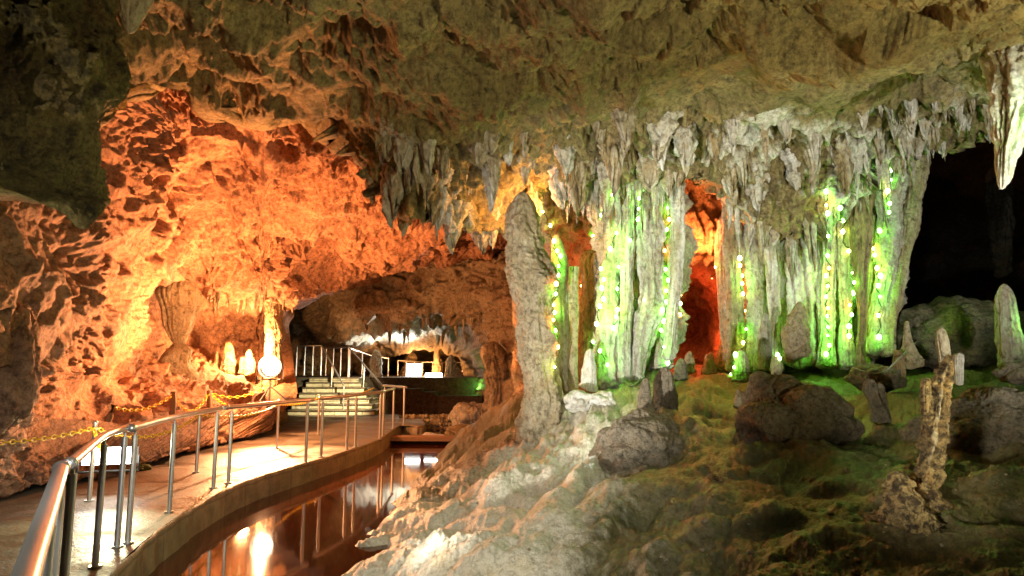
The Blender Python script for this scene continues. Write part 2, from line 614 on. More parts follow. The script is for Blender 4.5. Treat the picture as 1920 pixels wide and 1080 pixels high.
def block_mat(name, c1, c2, mortar, w=0.5, h=0.25, axis=0):
    """stone blocks in courses, laid along the wall by the 'along' attribute and height"""
    m, nt, N, L, P = new_mat(name)
    at_ = N.new('ShaderNodeAttribute')
    at_.attribute_name = 'along'
    geo = N.new('ShaderNodeNewGeometry')
    sp = N.new('ShaderNodeSeparateXYZ')
    L.new(geo.outputs['Position'], sp.inputs[0])
    cb = N.new('ShaderNodeCombineXYZ')
    L.new(at_.outputs['Fac'], cb.inputs[0])
    L.new(sp.outputs[2], cb.inputs[1])
    br = N.new('ShaderNodeTexBrick')
    br.inputs['Scale'].default_value = 1.0
    br.inputs['Brick Width'].default_value = w
    br.inputs['Row Height'].default_value = h
    br.inputs['Mortar Size'].default_value = 0.012
    br.inputs['Color1'].default_value = (*c1, 1)
    br.inputs['Color2'].default_value = (*c2, 1)
    br.inputs['Mortar'].default_value = (*mortar, 1)
    nw = N.new('ShaderNodeTexNoise')
    nw.inputs['Scale'].default_value = 2.2
    nw.inputs['Detail'].default_value = 3
    L.new(geo.outputs['Position'], nw.inputs['Vector'])
    vm = N.new('ShaderNodeVectorMath')
    vm.operation = 'MULTIPLY_ADD'
    vm.inputs[1].default_value = (0.16, 0.09, 0)
    L.new(nw.outputs['Color'], vm.inputs[0])
    L.new(cb.outputs[0], vm.inputs[2])
    L.new(vm.outputs[0], br.inputs['Vector'])
    n = N.new('ShaderNodeTexNoise')
    n.inputs['Scale'].default_value = 5
    n.inputs['Detail'].default_value = 8
    n.inputs['Roughness'].default_value = 0.7
    L.new(geo.outputs['Position'], n.inputs['Vector'])
    mr = N.new('ShaderNodeMapRange')
    mr.inputs['From Min'].default_value = 0.3
    mr.inputs['From Max'].default_value = 0.7
    mr.inputs['To Min'].default_value = 0.45
    mr.inputs['To Max'].default_value = 1.15
    L.new(n.outputs[0], mr.inputs['Value'])
    x = N.new('ShaderNodeMix')
    x.data_type = 'RGBA'
    x.blend_type = 'MULTIPLY'
    x.inputs[0].default_value = 1.0
    L.new(br.outputs['Color'], x.inputs[6])
    L.new(mr.outputs[0], x.inputs[7])
    L.new(x.outputs[2], P.inputs['Base Color'])
    P.inputs['Roughness'].default_value = 0.6
    ad = N.new('ShaderNodeMath')
    ad.operation = 'MULTIPLY_ADD'
    ad.inputs[1].default_value = -0.6
    L.new(br.outputs['Fac'], ad.inputs[0])
    L.new(n.outputs[0], ad.inputs[2])
    b = N.new('ShaderNodeBump')
    b.inputs['Strength'].default_value = 0.8
    b.inputs['Distance'].default_value = 0.02
    L.new(ad.outputs[0], b.inputs['Height'])
    L.new(b.outputs[0], P.inputs['Normal'])
    return m


M['concrete'] = concrete_mat()
M['blocks'] = block_mat('path_wall_stone', (0.33, 0.26, 0.15), (0.27, 0.20, 0.11), (0.20, 0.15, 0.085), 0.62, 0.3)
M['pale_blocks'] = block_mat('stair_wall_stone', (0.55, 0.50, 0.34), (0.46, 0.41, 0.26), (0.22, 0.19, 0.11), 0.9, 0.22)


def water_mat():
    m, nt, N, L, P = new_mat('cave_water')
    P.inputs['Base Color'].default_value = (0.05, 0.014, 0.005, 1)
    P.inputs['Roughness'].default_value = 0.05
    P.inputs['IOR'].default_value = 1.42
    P.inputs['Specular IOR Level'].default_value = 0.8
    geo = N.new('ShaderNodeNewGeometry')
    n = N.new('ShaderNodeTexNoise')
    n.inputs['Scale'].default_value = 1.6
    n.inputs['Detail'].default_value = 2
    L.new(geo.outputs['Position'], n.inputs['Vector'])
    b = N.new('ShaderNodeBump')
    b.inputs['Strength'].default_value = 0.02
    b.inputs['Distance'].default_value = 0.05
    L.new(n.outputs[0], b.inputs['Height'])
    L.new(b.outputs[0], P.inputs['Normal'])
    return m


M['water'] = water_mat()

# ------------------------------------------------------------------ rock sheets (ceiling, walls)
BVH = {}


def sheet(name, mat, xs, yt, yb, nv, ctrl, disp, pale=None, curl=0.0, curl_up=0.5, nc=10, vpow=1.0, soft=2):
    ev = tps([(c[0], c[1], math.log(c[2])) for c in ctrl])
    v = np.linspace(0, 1, nv) ** vpow
    px = np.broadcast_to(xs[None, :], (nv, len(xs)))
    py = yt(xs)[None, :] + (yb(xs) - yt(xs))[None, :] * v[:, None]
    D = np.exp(ev(px, py))
    P = at(px, py, D)
    if curl > 0:
        k = (np.arange(1, nc + 1) / nc)[:, None]
        last = P[-1]
        out = np.sin(k * math.pi / 2)
        ext = last[None] + np.stack([0 * out + 0 * last[None, :, 0], curl * (1 - np.cos(k * math.pi / 2)) * 1.0 + 0 * last[None, :, 0] + curl * k * 0.6, curl_up * k ** 2 + 0 * last[None, :, 0]], -1)
        P = np.concatenate([P, ext], 0)
        px = np.concatenate([px, np.repeat(px[-1:], nc, 0)], 0)
        py = np.concatenate([py, np.repeat(py[-1:], nc, 0)], 0)
    gu = np.gradient(P, axis=1)
    gv = np.gradient(P, axis=0)
    Nn = np.cross(gu, gv)
    Nn /= np.linalg.norm(Nn, axis=-1, keepdims=True) + 1e-9
    flip = (Nn * (np.array([0, 0, CAMZ]) - P)).sum(-1, keepdims=True)
    if curl > 0:
        flip[-nc:] = flip[-nc - 1]
    Nn = np.where(flip < 0, -Nn, Nn)
    d = disp(P, px, py)
    for _ in range(soft):
        d[1:-1] = 0.25 * d[:-2] + 0.5 * d[1:-1] + 0.25 * d[2:]
        d[:, 1:-1] = 0.25 * d[:, :-2] + 0.5 * d[:, 1:-1] + 0.25 * d[:, 2:]
    P2 = P + Nn * d[..., None]
    n, m = P.shape[:2]
    attr = {'pale': pale(P2, px, py, d)} if pale else {'pale': np.zeros((n, m))}
    me = mesh_np(name, P2.reshape(-1, 3), grid_faces(n, m), True, attr)
    o = struct(link(name, me, mat))
    Pc = P2[::2, ::2]
    BVH[name] = BVHTree.FromPolygons([tuple(p) for p in Pc.reshape(-1, 3)], grid_faces(*Pc.shape[:2]).tolist())
    return o


def warp(P, s, a):
    return P + a * np.stack([perlin(P * s + 5.1), perlin(P * s + 31.7), perlin(P * s + 77.3)], -1)


def crag(P, big=0.35, mid=0.16, small=0.05, sc=0.9, pit=5.0):
    """broken rock: large swells, broken faces at three sizes, pits and grit; rough and smoother patches"""
    a = fbm(warp(P, 1.3, 0.35) * sc, 3, 0.5) * big
    k = 0.35 + 0.85 * smooth(-0.35, 0.35, fbm(P * 0.55 + 40.0, 3))
    b = facet(warp(P, 1.5, 0.25) * np.array([1.3, 1.3, 2.1])) * mid * 0.62
    c = facet(warp(P, 3.0, 0.14) * np.array([3.4, 3.4, 5.0])) * mid * 0.3
    d = facet(warp(P, 7.0, 0.06) * np.array([9., 9., 12.])) * mid * 0.12
    e = fbm(P * 8.0, 5, 0.66) * small * 1.3 + fbm(P * 21.0, 2, 0.6) * small * 0.3
    g, _ = worley(warp(P, 3.0, 0.12) * 3.1)
    return a + b + (c + d + e - np.clip(0.36 - g, 0, 1) * small * pit) * k


def ribs(n):
    """rounded ribs with sharp grooves"""
    return 2.2 * np.abs(n) ** 0.65 - 1.0


def drips(P, fx=4.0, fz=0.45, amp=0.2):
    """vertical flutes of flowstone"""
    Q = P * np.array([fx, fx, fz]) + 3.3
    r = ribs(perlin(warp(Q, 0.7, 0.45)))
    r2 = ribs(perlin(warp(Q * np.array([2.3, 2.3, 1.9]) + 9.7, 0.8, 0.3)))
    return amp * (0.8 * r + 0.45 * r2 - 0.1)


# --- near ceiling with the dripping lip
fringe_top = curve([(-900, 400), (500, 400), (640, 250), (690, 210), (800, 235), (900, 240), (1000, 220), (1100, 205), (1200, 185), (1300, 190), (1400, 200), (1500, 205), (1600, 205), (1650, 170), (1750, 160), (1850, 145), (1920, 125), (2800, 60)])
ceil_bot = curve([(-900, 60), (0, 120), (200, 130), (260, 130), (330, 165), (450, 195), (520, 190), (600, 240), (680, 320), (720, 385), (780, 410), (850, 430), (900, 435), (945, 430), (1000, 370), (1060, 350), (1150, 345), (1275, 350), (1300, 342), (1345, 350), (1370, 380), (1420, 415), (1470, 450), (1530, 440), (1580, 380), (1640, 330), (1690, 300), (1740, 285), (1800, 262), (1860, 250), (1920, 240), (2800, 220)])
ceil_ctrl = [(-900, -600, 2.2), (0, -600, 2.6), (960, -600, 2.8), (1900, -600, 2.8), (2800, -600, 2.4),
             (-900, 60, 3.5), (-200, 0, 5.0), (100, 0, 5.6), (300, 0, 6.0), (500, 0, 5.8), (700, 0, 5.4), (960, 0, 5.3), (1200, 0, 5.3), (1500, 0, 5.2), (1700, 0, 4.9), (1920, 0, 4.6), (2300, 0, 4.0), (2800, 0, 3.4),
             (0, 120, 7.2), (260, 130, 7.8), (450, 195, 9.3), (600, 150, 7.7), (600, 240, 9.6), (760, 150, 7.2), (900, 130, 6.9), (1050, 140, 7.0), (1300, 130, 7.0), (1500, 140, 6.9), (1700, 110, 6.3), (1900, 90, 5.7),
             (700, 230, 8.7), (820, 250, 8.8), (950, 250, 8.8), (1100, 215, 8.6), (1300, 205, 8.6), (1500, 215, 8.6), (1650, 190, 8.2), (1800, 165, 7.6), (1920, 140, 7.0),
             (720, 385, 9.6), (850, 430, 10.0), (945, 425, 11.0), (900, 390, 10.5), (970, 350, 10.5), (1000, 330, 10.3), (1060, 345, 10.0), (1200, 300, 9.6), (1280, 360, 10.2), (1400, 415, 10.2), (1500, 445, 10.2), (1580, 380, 9.9), (1690, 300, 9.4), (1860, 250, 8.7), (2100, 240, 7.8), (2800, 220, 5.0)]


def ceil_disp(P, px, py):
    m = smooth(-10, 60, py - fringe_top(px))
    base = crag(P, 0.5, 0.11, 0.045, 0.6)
    left = smooth(760, 500, px) * (1 - m)
    base = base + left * (crag(P + 3.1, 0.22, 0.14, 0.02) * 0.8)
    fr = drips(P, 3.0, 0.7, 0.20) + drips(P, 8.0, 1.4, 0.06) + crag(P, 0.14, 0.10, 0.05)
    return base * (1 - m) + fr * m


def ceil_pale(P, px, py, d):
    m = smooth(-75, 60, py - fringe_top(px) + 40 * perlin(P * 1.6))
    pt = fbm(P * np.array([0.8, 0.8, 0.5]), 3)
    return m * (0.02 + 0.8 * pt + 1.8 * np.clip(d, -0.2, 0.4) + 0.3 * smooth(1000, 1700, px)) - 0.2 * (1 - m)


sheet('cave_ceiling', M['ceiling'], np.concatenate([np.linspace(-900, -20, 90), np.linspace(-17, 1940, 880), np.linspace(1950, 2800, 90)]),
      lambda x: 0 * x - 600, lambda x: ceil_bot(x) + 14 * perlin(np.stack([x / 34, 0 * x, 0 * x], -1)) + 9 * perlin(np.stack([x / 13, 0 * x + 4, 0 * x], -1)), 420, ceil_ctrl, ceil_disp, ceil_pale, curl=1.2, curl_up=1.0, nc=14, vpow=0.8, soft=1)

# --- far vault, left wall and ledge
vault_bot = curve([(-1000, 1000), (-100, 940), (0, 930), (65, 912), (300, 862), (380, 838), (485, 814), (480, 812), (488, 790), (497, 640), (512, 592), (570, 562), (640, 542), (700, 518), (800, 494), (900, 478), (950, 466), (1050, 455)])
vault_ctrl = [(-1000, -200, 2.5), (-300, -200, 4.5), (100, -200, 6.0), (300, -100, 7.0), (700, -50, 8.2), (1050, 0, 10.0),
              (-1000, 400, 2.8), (-400, 400, 4.8), (-100, 400, 5.1), (0, 300, 5.9), (0, 450, 5.6), (120, 300, 7.9), (120, 450, 7.4), (240, 200, 10.0), (240, 330, 10.2), (240, 450, 10.5),
              (400, 220, 11.2), (400, 330, 12.4), (400, 430, 13.8), (550, 250, 11.7), (550, 350, 13.4), (560, 430, 15.6), (560, 500, 17.0), (700, 330, 13.0), (700, 430, 16.2), (760, 400, 15.5), (900, 430, 17.3), (1050, 300, 15.0), (1050, 480, 18.0),
              (700, 540, 19.5), (620, 550, 18.6), (800, 510, 19.3), (950, 480, 19.0), (640, 480, 17.2),
              (300, 500, 13.0), (390, 500, 15.0), (295, 525, 14.0), (345, 512, 14.8), (400, 540, 15.6), (480, 548, 16.3), (540, 565, 17.2),
              (-1000, 1000, 3.0), (-300, 700, 5.2), (0, 560, 5.5), (60, 600, 6.3), (0, 700, 6.1), (110, 620, 7.6), (180, 560, 8.7), (200, 640, 10.2), (250, 600, 11.6),
              (60, 720, 7.6), (140, 690, 9.8), (250, 680, 12.8),
              (0, 925, 7.5), (65, 905, 7.9), (300, 855, 10.3), (380, 832, 12.0), (485, 810, 14.2), (550, 790, 16.5),
              (0, 810, 7.0), (100, 790, 8.6), (200, 780, 9.9), (300, 780, 11.2), (400, 770, 13.2), (480, 765, 15.2), (545, 740, 17.5),
              (290, 705, 13.2), (350, 700, 15.0), (430, 715, 16.2), (490, 740, 16.6),
              (300, 630, 16.2), (335, 585, 17.6), (345, 650, 17.6), (390, 600, 18.6), (450, 600, 19.6), (520, 600, 19.6), (400, 660, 18.6), (460, 660, 19.2), (520, 660, 19.2), (480, 700, 18.0)]


def vault_disp(P, px, py):
    d = crag(P, 0.5, 0.3, 0.08, 0.55, 2.2)
    recess = smooth(520, 560, py) * smooth(240, 320, px) * smooth(760, 680, py)
    dr = drips(P, 3.0, 0.4, 0.14)
    floor = smooth(680, 760, py)
    left = smooth(330, 180, px)
    return d * (1 - 0.55 * recess - 0.3 * floor) * (1 - 0.45 * left) + dr * recess


sheet('cave_wall', M['vault'], np.concatenate([np.linspace(-1000, -20, 90), np.linspace(-17, 1050, 620)]),
      curve([(-1000, -200), (1050, 0)]), vault_bot, 560, vault_ctrl, vault_disp,
      lambda P, px, py, d: 0.25 * fbm(P * 0.5, 2) - 0.1, curl=1.5, curl_up=0.6, nc=10, soft=1)

# --- rear chamber
ch_ctrl = [(480, 420, 24), (700, 420, 22), (1060, 400, 18), (480, 560, 25), (560, 600, 25.5), (620, 580, 24), (600, 650, 26.5), (660, 590, 22), (700, 600, 21.5), (760, 560, 21), (760, 620, 22), (700, 640, 25), (820, 560, 20.5), (740, 655, 29), (830, 640, 26), (900, 540, 19), (900, 640, 20.5), (940, 560, 17.5), (960, 640, 16.5), (1060, 640, 14.5),
           (560, 720, 28), (650, 700, 31), (720, 680, 32), (780, 670, 33), (850, 680, 32), (890, 690, 25), (920, 700, 20), (970, 720, 16.5), (1060, 720, 14.2), (560, 840, 28), (800, 840, 32), (900, 840, 21), (960, 840, 16), (1060, 840, 14)]


def ch_disp(P, px, py):
    hang = smooth(550, 590, py) * smooth(650, 625, py) * smooth(630, 660, px)
    return crag(P, 0.5, 0.3, 0.06, 0.5) + hang * drips(P, 2.2, 0.3, 0.3)


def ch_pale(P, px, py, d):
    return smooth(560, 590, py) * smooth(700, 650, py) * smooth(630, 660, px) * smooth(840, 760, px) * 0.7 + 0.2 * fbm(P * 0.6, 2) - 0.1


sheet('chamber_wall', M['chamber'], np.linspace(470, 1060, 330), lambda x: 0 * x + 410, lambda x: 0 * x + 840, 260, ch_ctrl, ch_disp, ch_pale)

# --- wall behind the columns with the red hollow
bk_ctrl = [(880, 300, 12.5), (1100, 300, 12.2), (1300, 300, 12.6), (1500, 300, 12), (1720, 240, 12.5), (900, 440, 13), (1000, 500, 13.2), (1100, 500, 13.2), (1110, 420, 11.9), (1200, 500, 12.2),
           (1280, 400, 12.4), (1320, 400, 12.6), (1310, 490, 12.7), (1300, 540, 16), (1320, 620, 17), (1310, 680, 16), (1375, 480, 12.0), (1400, 560, 11.8), (1375, 650, 11.9), (1440, 600, 11.6), (1500, 560, 11.5), (1600, 560, 11.5), (1650, 560, 12.0), (1690, 560, 14.5), (1690, 400, 14.0),
           (960, 640, 14), (1000, 720, 13.5), (1100, 650, 13), (1200, 700, 12.2), (1400, 720, 11.9), (1550, 720, 11.8), (1640, 720, 12.2), (1690, 720, 14)]


def bk_disp(P, px, py):
    return drips(P, 2.6, 0.35, 0.18) + crag(P, 0.15, 0.12, 0.03)


sheet('column_wall', M['tan'], np.linspace(960, 1690, 400), lambda x: 0 * x + 290, lambda x: 0 * x + 740, 260, bk_ctrl, bk_disp,
      lambda P, px, py, d: 0.4 * fbm(P * 0.7, 2))

# --- dark cavern to the right
dk_ctrl = [(1600, 100, 20), (1800, 100, 19), (2200, 100, 15), (2900, 100, 9), (1600, 400, 23), (1800, 400, 22), (1950, 450, 18), (2200, 500, 14), (2900, 500, 8), (1600, 720, 20), (1800, 720, 19), (2200, 760, 12), (2900, 900, 6)]
sheet('cavern_wall', M['dark'], np.linspace(1560, 2900, 260), lambda x: 0 * x + 90, lambda x: 0 * x + 800, 160, dk_ctrl,
      lambda P, px, py: crag(P, 0.5, 0.3, 0.06, 0.5))

# ------------------------------------------------------------------ ground
ground_pts = [  # px, py, distance
    (1300, 700, 11.5), (1500, 702, 11.0), (1650, 695, 10.6), (1850, 695, 10.0), (2200, 695, 9), (1300, 692, 14), (1600, 692, 14), (1000, 740, 13), (1080, 745, 10.6),
    (1900, 640, 16), (2300, 640, 14),
    (1100, 738, 9.8), (1170, 745, 9.6), (1220, 760, 8.8), (1100, 800, 8.9), (1180, 800, 8.6), (1250, 800, 8.0), (1350, 790, 8.2), (1480, 760, 8.8), (1600, 760, 8.4), (1750, 740, 8.4), (1350, 870, 6.5), (1480, 870, 6.2), (1620, 860, 6.2), (1800, 850, 6.0), (1900, 780, 7.0), (2300, 800, 5.6),
    (1010, 812, 10.0), (960, 820, 10.0), (930, 770, 12.2), (960, 740, 12.6), (905, 780, 12.6), (1000, 870, 7.9), (900, 880, 8.8), (1100, 880, 7.2), (1000, 960, 6.0), (860, 960, 6.9), (1200, 900, 6.3), (1200, 960, 5.4), (1350, 950, 5.1), (1500, 960, 4.9), (1700, 990, 4.5), (1900, 950, 4.6),
    (760, 1010, 6.7), (800, 940, 8.0), (720, 1080, 5.5), (900, 1080, 4.7), (1200, 1080, 4.0), (1600, 1080, 3.7), (1900, 1080, 3.5), (2300, 1080, 3.2), (900, 1500, 2.2), (1500, 1500, 2.1), (2300, 1500, 2.0)]
gctrl = []
for a, b, d in ground_pts:
    p = at(a, b, d)
    gctrl.append((p[0], p[1], p[2]))
WZ = -0.30
for a, b in ((650, 1080), (690, 1010), (725, 965), (765, 925), (795, 897), (822, 872)):   # waterline
    p = on(a, b, WZ)
    gctrl.append((p[0], p[1], WZ))
    gctrl.append((p[0] - 0.8, p[1], WZ - 0.75))
gctrl += [(-0.35, 4.0, -0.25), (-0.9, 3.6, -0.6), (-1.6, 3.4, -1.2), (-0.6, 2.0, -0.5), (-1.8, 16, -0.7), (-2.6, 15, -1.2), (-1.2, 18, -0.3), (-0.4, 16, 0.4), (0.4, 15, 1.0)]
g_ev = tps(gctrl)
gx = np.concatenate([np.linspace(420, 640, 60), np.linspace(643, 1930, 700), np.linspace(1940, 2700, 60)])
inv = np.linspace(1 / 1.6, 1 / 17.5, 560)
gd = 1 / inv
PX, GD = np.meshgrid(gx, gd)
GX = (PX - 960) / F * GD
GY = GD
GZ = np.maximum(g_ev(GX, GY), -1.3)
GP = np.stack([GX, GY, GZ], -1)
mound = np.exp(-(((GX - 1.2) / 1.5) ** 2 + ((GY - 8.9) / 1.6) ** 2))
ua, ub = -0.5 * GX - 0.85 * GY, 0.85 * GX - 0.5 * GY
slope_m = smooth(2.6, 1.0, GX)
QF = np.stack([ua * 0.32, ub * 1.25, 0 * ua], -1)
gz = fbm(GP * np.array([0.9, 1.1, 1.0]), 3, 0.5) * 0.15
gz += slope_m * (0.10 * ribs(perlin(warp(QF, 0.9, 0.4))) + 0.035 * ribs(perlin(warp(QF * 2.6 + 5, 0.9, 0.4))))
w1, w2 = worley(warp(GP, 1.1, 0.5) * np.array([1.2, 1.0, 1.0]))
gz += (w1 - 0.5) * 0.2
gz += fbm(GP * 3.4, 6, 0.62) * 0.035
gz += facet(warp(GP, 2.5, 0.15) * np.array([3.2, 3.2, 3.2])) * 0.008
v1, v2 = worley(warp(GP, 3, 0.15) * 3.6)
gz += -np.clip(0.3 - v1, 0, 1) * 0.13
v1, v2 = worley(warp(GP, 5, 0.1) * 9.0 + 3)
gz += -np.clip(0.3 - v1, 0, 1) * 0.045 + fbm(GP * 14.0, 3, 0.6) * 0.006
gz += mound * (drips(GP * np.array([1, 1, 0.2]), 3.0, 0.4, 0.10) + fbm(GP * 3, 4, 0.6) * 0.10)
gz += np.exp(-(((GX + 0.2) / 0.8) ** 2 + ((GY - 8.0) / 2.2) ** 2)) * drips(np.stack([GX * 0.7 + GY * 0.5, GY * 0.2, GZ], -1), 3.0, 0.4, 0.06)
GP[..., 2] += gz
qx, qy = project(GP)
pale = 1.25 * np.exp(-(((GX - 1.15) / 0.85) ** 2 + ((GY - 9.5) / 0.9) ** 2)) + 0.55 * np.exp(-(((GX - 0.7) / 1.0) ** 2 + ((GY - 8.6) / 0.9) ** 2)) \
    + 1.0 * np.exp(-(((GX + 0.3) / 1.35) ** 2 + ((GY - 5.0) / 2.3) ** 2)) + 0.75 * np.exp(-(((GX + 0.3) / 1.2) ** 2 + ((GY - 7.6) / 1.6) ** 2)) + 0.3 * fbm(GP * 0.9, 4) + gz * 0.8 - 0.1
gme = mesh_np('ground', GP.reshape(-1, 3), grid_faces(*GX.shape), True, {'pale': pale})
struct(link('ground', gme, M['ground']))
Gc = GP[::2, ::2]
BVH['ground'] = BVHTree.FromPolygons([tuple(p) for p in Gc.reshape(-1, 3)], grid_faces(*Gc.shape[:2]).tolist())


def ground_z(x, y):
    h = BVH['ground'].ray_cast(Vector((x, y, 5.0)), Vector((0, 0, -1)))
    return h[0].z if h[0] is not None else 0.3


# water
wv = np.array([(-9, -3, WZ), (1.5, -3, WZ), (1.5, 23, WZ), (-9, 23, WZ)])
struct(link('water', mesh_np('water', wv, np.array([[0, 1, 2, 3]])), M['water']))

# ------------------------------------------------------------------ path and its wall
edge_px = [(205, 1080), (330, 970), (450, 906), (573, 868), (647, 846), (707, 824), (738, 803), (752, 796)]
edge = [on(a, b, 0.0) for a, b in edge_px]
edge = [np.array([0.3, -1.5, 0]), np.array([-0.35, 0.4, 0]), np.array([-1.1, 1.9, 0]), np.array([-2.15, 3.4, 0])] + edge
edge += [on(792, 798, 0.0), on(786, 786, 0.0), on(740, 777, 0)]


def resample(pts, step):
    pts = np.array(pts, float)
    # Catmull-Rom
    out = []
    n = len(pts)
    for i in range(n - 1):
        p0, p1, p2, p3 = pts[max(i - 1, 0)], pts[i], pts[i + 1], pts[min(i + 2, n - 1)]
        k = max(2, int(np.linalg.norm(p2 - p1) / step))
        for t in np.arange(k) / k:
            out.append(0.5 * ((2 * p1) + (-p0 + p2) * t + (2 * p0 - 5 * p1 + 4 * p2 - p3) * t ** 2 + (-p0 + 3 * p1 - 3 * p2 + p3) * t ** 3))
    out.append(pts[-1])
    return np.array(out)


E = np.concatenate([resample(edge[:12], 0.08), resample(edge[11:], 0.08)[1:]])
ne = len(E)
nx = 90
left_x = np.full(ne, -9.0)
u = np.linspace(0, 1, nx) ** 0.8
PP = np.zeros((ne, nx, 3))
LY = np.minimum(E[:, 1] + 0, 24)
LY = np.maximum.accumulate(np.where(np.arange(ne) < 0, 0, LY))
LY = np.linspace(LY[0], 24, ne) * 0.3 + LY * 0.7
PP[..., 0] = E[:, None, 0] + (left_x - E[:, 0])[:, None] * u
PP[..., 1] = E[:, None, 1] + (LY - E[:, 1])[:, None] * u
PP[..., 2] = 0.012 * fbm(PP * 0.9, 3)
PP[:, 0, 2] = 0
pm = mesh_np('path', PP.reshape(-1, 3), grid_faces(ne, nx), True)
struct(link('path', pm, M['concrete']))
# wall under the path edge
nz = 9
al = np.r_[0, np.cumsum(np.linalg.norm(np.diff(E, axis=0), axis=1))]
tn = np.gradient(E, axis=0)
nr = np.stack([tn[:, 1], -tn[:, 0], 0 * tn[:, 0]], -1)
nr /= np.linalg.norm(nr, axis=1)[:, None] + 1e-9
prof = [(-0.02, -0.003), (0.0, 0.02), (-0.03, 0.035), (-0.15, 0.04), (-0.27, 0.045), (-0.39, 0.05), (-0.5, 0.055), (-0.7, 0.08), (-1.2, 0.1)]
WP = np.stack([E + nr * o_ + np.array([0, 0, z_ + 0.012]) for z_, o_ in prof], 1)
WP += (nr[:, None, :] * (0.022 * fbm(WP * 4.0, 4))[..., None])
wl = link('path_wall', mesh_np('path_wall', WP.reshape(-1, 3), grid_faces(ne, len(prof)), True, {'along': np.repeat(al, len(prof))}), M['blocks'])
wl['kind'] = 'thing'
tag(wl, 'curving low wall of tan stone blocks between the path and the water', 'wall')

# ------------------------------------------------------------------ dripstone bodies


def body(name, rows, d, mat, label=None, cat='column', group=None, seed=0, ratio=0.8, flute=0.14, fk=2.2, knob=0.075, fz=0.5, parent=None,
         step=0.018, seg=110, pale=0.0, lump=0.1, fs=9.0, closed=(True, True), extra=None, fl2=0.5, ex=1.0):
    """an upright dripstone body from rows (py, left, right); d = distance or (top, bottom)"""
    rows = sorted(rows)
    pys = np.array([r[0] for r in rows], float)
    d0, d1 = (d if isinstance(d, tuple) else (d, d))
    dd = np.interp(pys, [pys[0], pys[-1]], [d0, d1])
    c = at((np.array([r[1] for r in rows]) + np.array([r[2] for r in rows])) / 2, pys, dd)
    hw = (np.array([r[2] for r in rows]) - np.array([r[1] for r in rows])) / 2 / F * dd
    zt, zb = c[0, 2], c[-1, 2]
    n = int(np.clip(abs(zt - zb) / step, 24, 300))
    t = np.linspace(0, 1, n)
    zz = zt + (zb - zt) * t
    az = math.atan2(float(c[:, 0].mean()), float(c[:, 1].mean()))
    ca, sa = math.cos(az), math.sin(az)
    hw = hw * ca
    order = np.argsort(c[:, 2])

    def ip(v):
        w = np.interp(zz, c[order, 2], v[order])
        k = max(1, n // 40)
        ker = np.ones(2 * k + 1) / (2 * k + 1)
        return np.convolve(np.pad(w, k, mode='edge'), ker, 'valid')
    cx, cy, hr = ip(c[:, 0]), ip(c[:, 1]), ip(hw)
    if closed[0]:
        k0 = min(1.0, 1.1 * hr[n // 12] / max(abs(zt - zb), 1e-3))
        hr = hr * np.sqrt(np.clip(1 - (1 - np.clip(t / max(k0, 1e-3), 0, 1)) ** 2, 0.0004, 1))
    if closed[1]:
        k1 = min(0.5, 0.6 * hr[-2] / max(abs(zt - zb), 1e-3))
        hr = hr * np.sqrt(np.clip(1 - (1 - np.clip((1 - t) / max(k1, 1e-3), 0, 1)) ** 2, 0.0004, 1))
    th = np.linspace(0, 2 * math.pi, seg, endpoint=False)
    C, S = np.cos(th)[None], np.sin(th)[None]
    so = seed * 13.37
    cx = cx + hr * 0.22 * perlin(np.stack([zz * 1.4 + so, 0 * zz, 0 * zz + 0.5], -1))
    hr = hr * (1 + 0.16 * perlin(np.stack([zz * 2.1 + so, 0 * zz + 7.7, 0 * zz], -1)))
    Zg = np.repeat(zz[:, None], seg, 1)
    U = np.stack([C * fk + so + 0 * Zg, S * fk + so * 0.7 + 0 * Zg, Zg * fz + so], -1)
    fl = ribs(perlin(warp(U, 0.9, 0.45)))
    flb = ribs(perlin(warp(np.stack([C * fk * 2.3 + so + 0 * Zg, S * fk * 2.3 + 0 * Zg, Zg * fz * 2.5 + so], -1), 0.8, 0.3)))
    P = np.stack([cx[:, None] + hr[:, None] * (C * ca + S * ratio * sa), cy[:, None] + hr[:, None] * (S * ratio * ca - C * sa), Zg], -1)
    ps = P + so
    lm = perlin(ps * np.array([1.6, 1.6, 2.2]))
    kn = fbm(ps * fs, 4, 0.65) + 0.5 * fbm(ps * np.array([fs * 2.2, fs * 2.2, fs * 0.8]), 2, 0.6, True)
    f1, _ = worley(ps * np.array([fs * 0.6, fs * 0.6, fs * 0.45]))
    s = 1 + flute * (fl * 0.9 + flb * fl2) + lump * lm
    R = hr[:, None] * s + np.minimum(hr[:, None] * 2, 1) * knob * (kn * 0.5 + (0.5 - f1)) * np.minimum(hr[:, None] / 0.12, 1)
    P = np.stack([cx[:, None] + R * (C * ca + S * ratio * sa), cy[:, None] + R * (S * ratio * ca - C * sa), Zg + knob * 0.5 * perlin(ps * 5 + 3)], -1)
    if extra is not None:
        e = extra(P) * np.clip(hr / 0.5, 0.03, 1)[:, None]
        P = P + np.stack([e * (C * ex * ca + S * sa), e * (S * ca - C * ex * sa), 0 * e], -1)
    base = np.array([cx[-1], cy[-1], min(zb, zt)])
    V = (P - base).reshape(-1, 3)
    Fq = grid_faces(n, seg, True)
    pa = pale + min(2.4 * flute, 0.42) * (fl - 0.15) + 0.35 * perlin(ps * 1.3)
    me = mesh_np(name, V, Fq, True, {'pale': pa})
    if parent:
        o = link(name, me, mat, parent, base - np.array(parent.location))
    else:
        o = link(name, me, mat, None, base)
        tag(o, label, cat, group)
        o['kind'] = 'thing'
    BODY.append((o, P[::3, ::3]))
    return o


BODY = []
GC = 'dripstone columns of the lit colonnade'


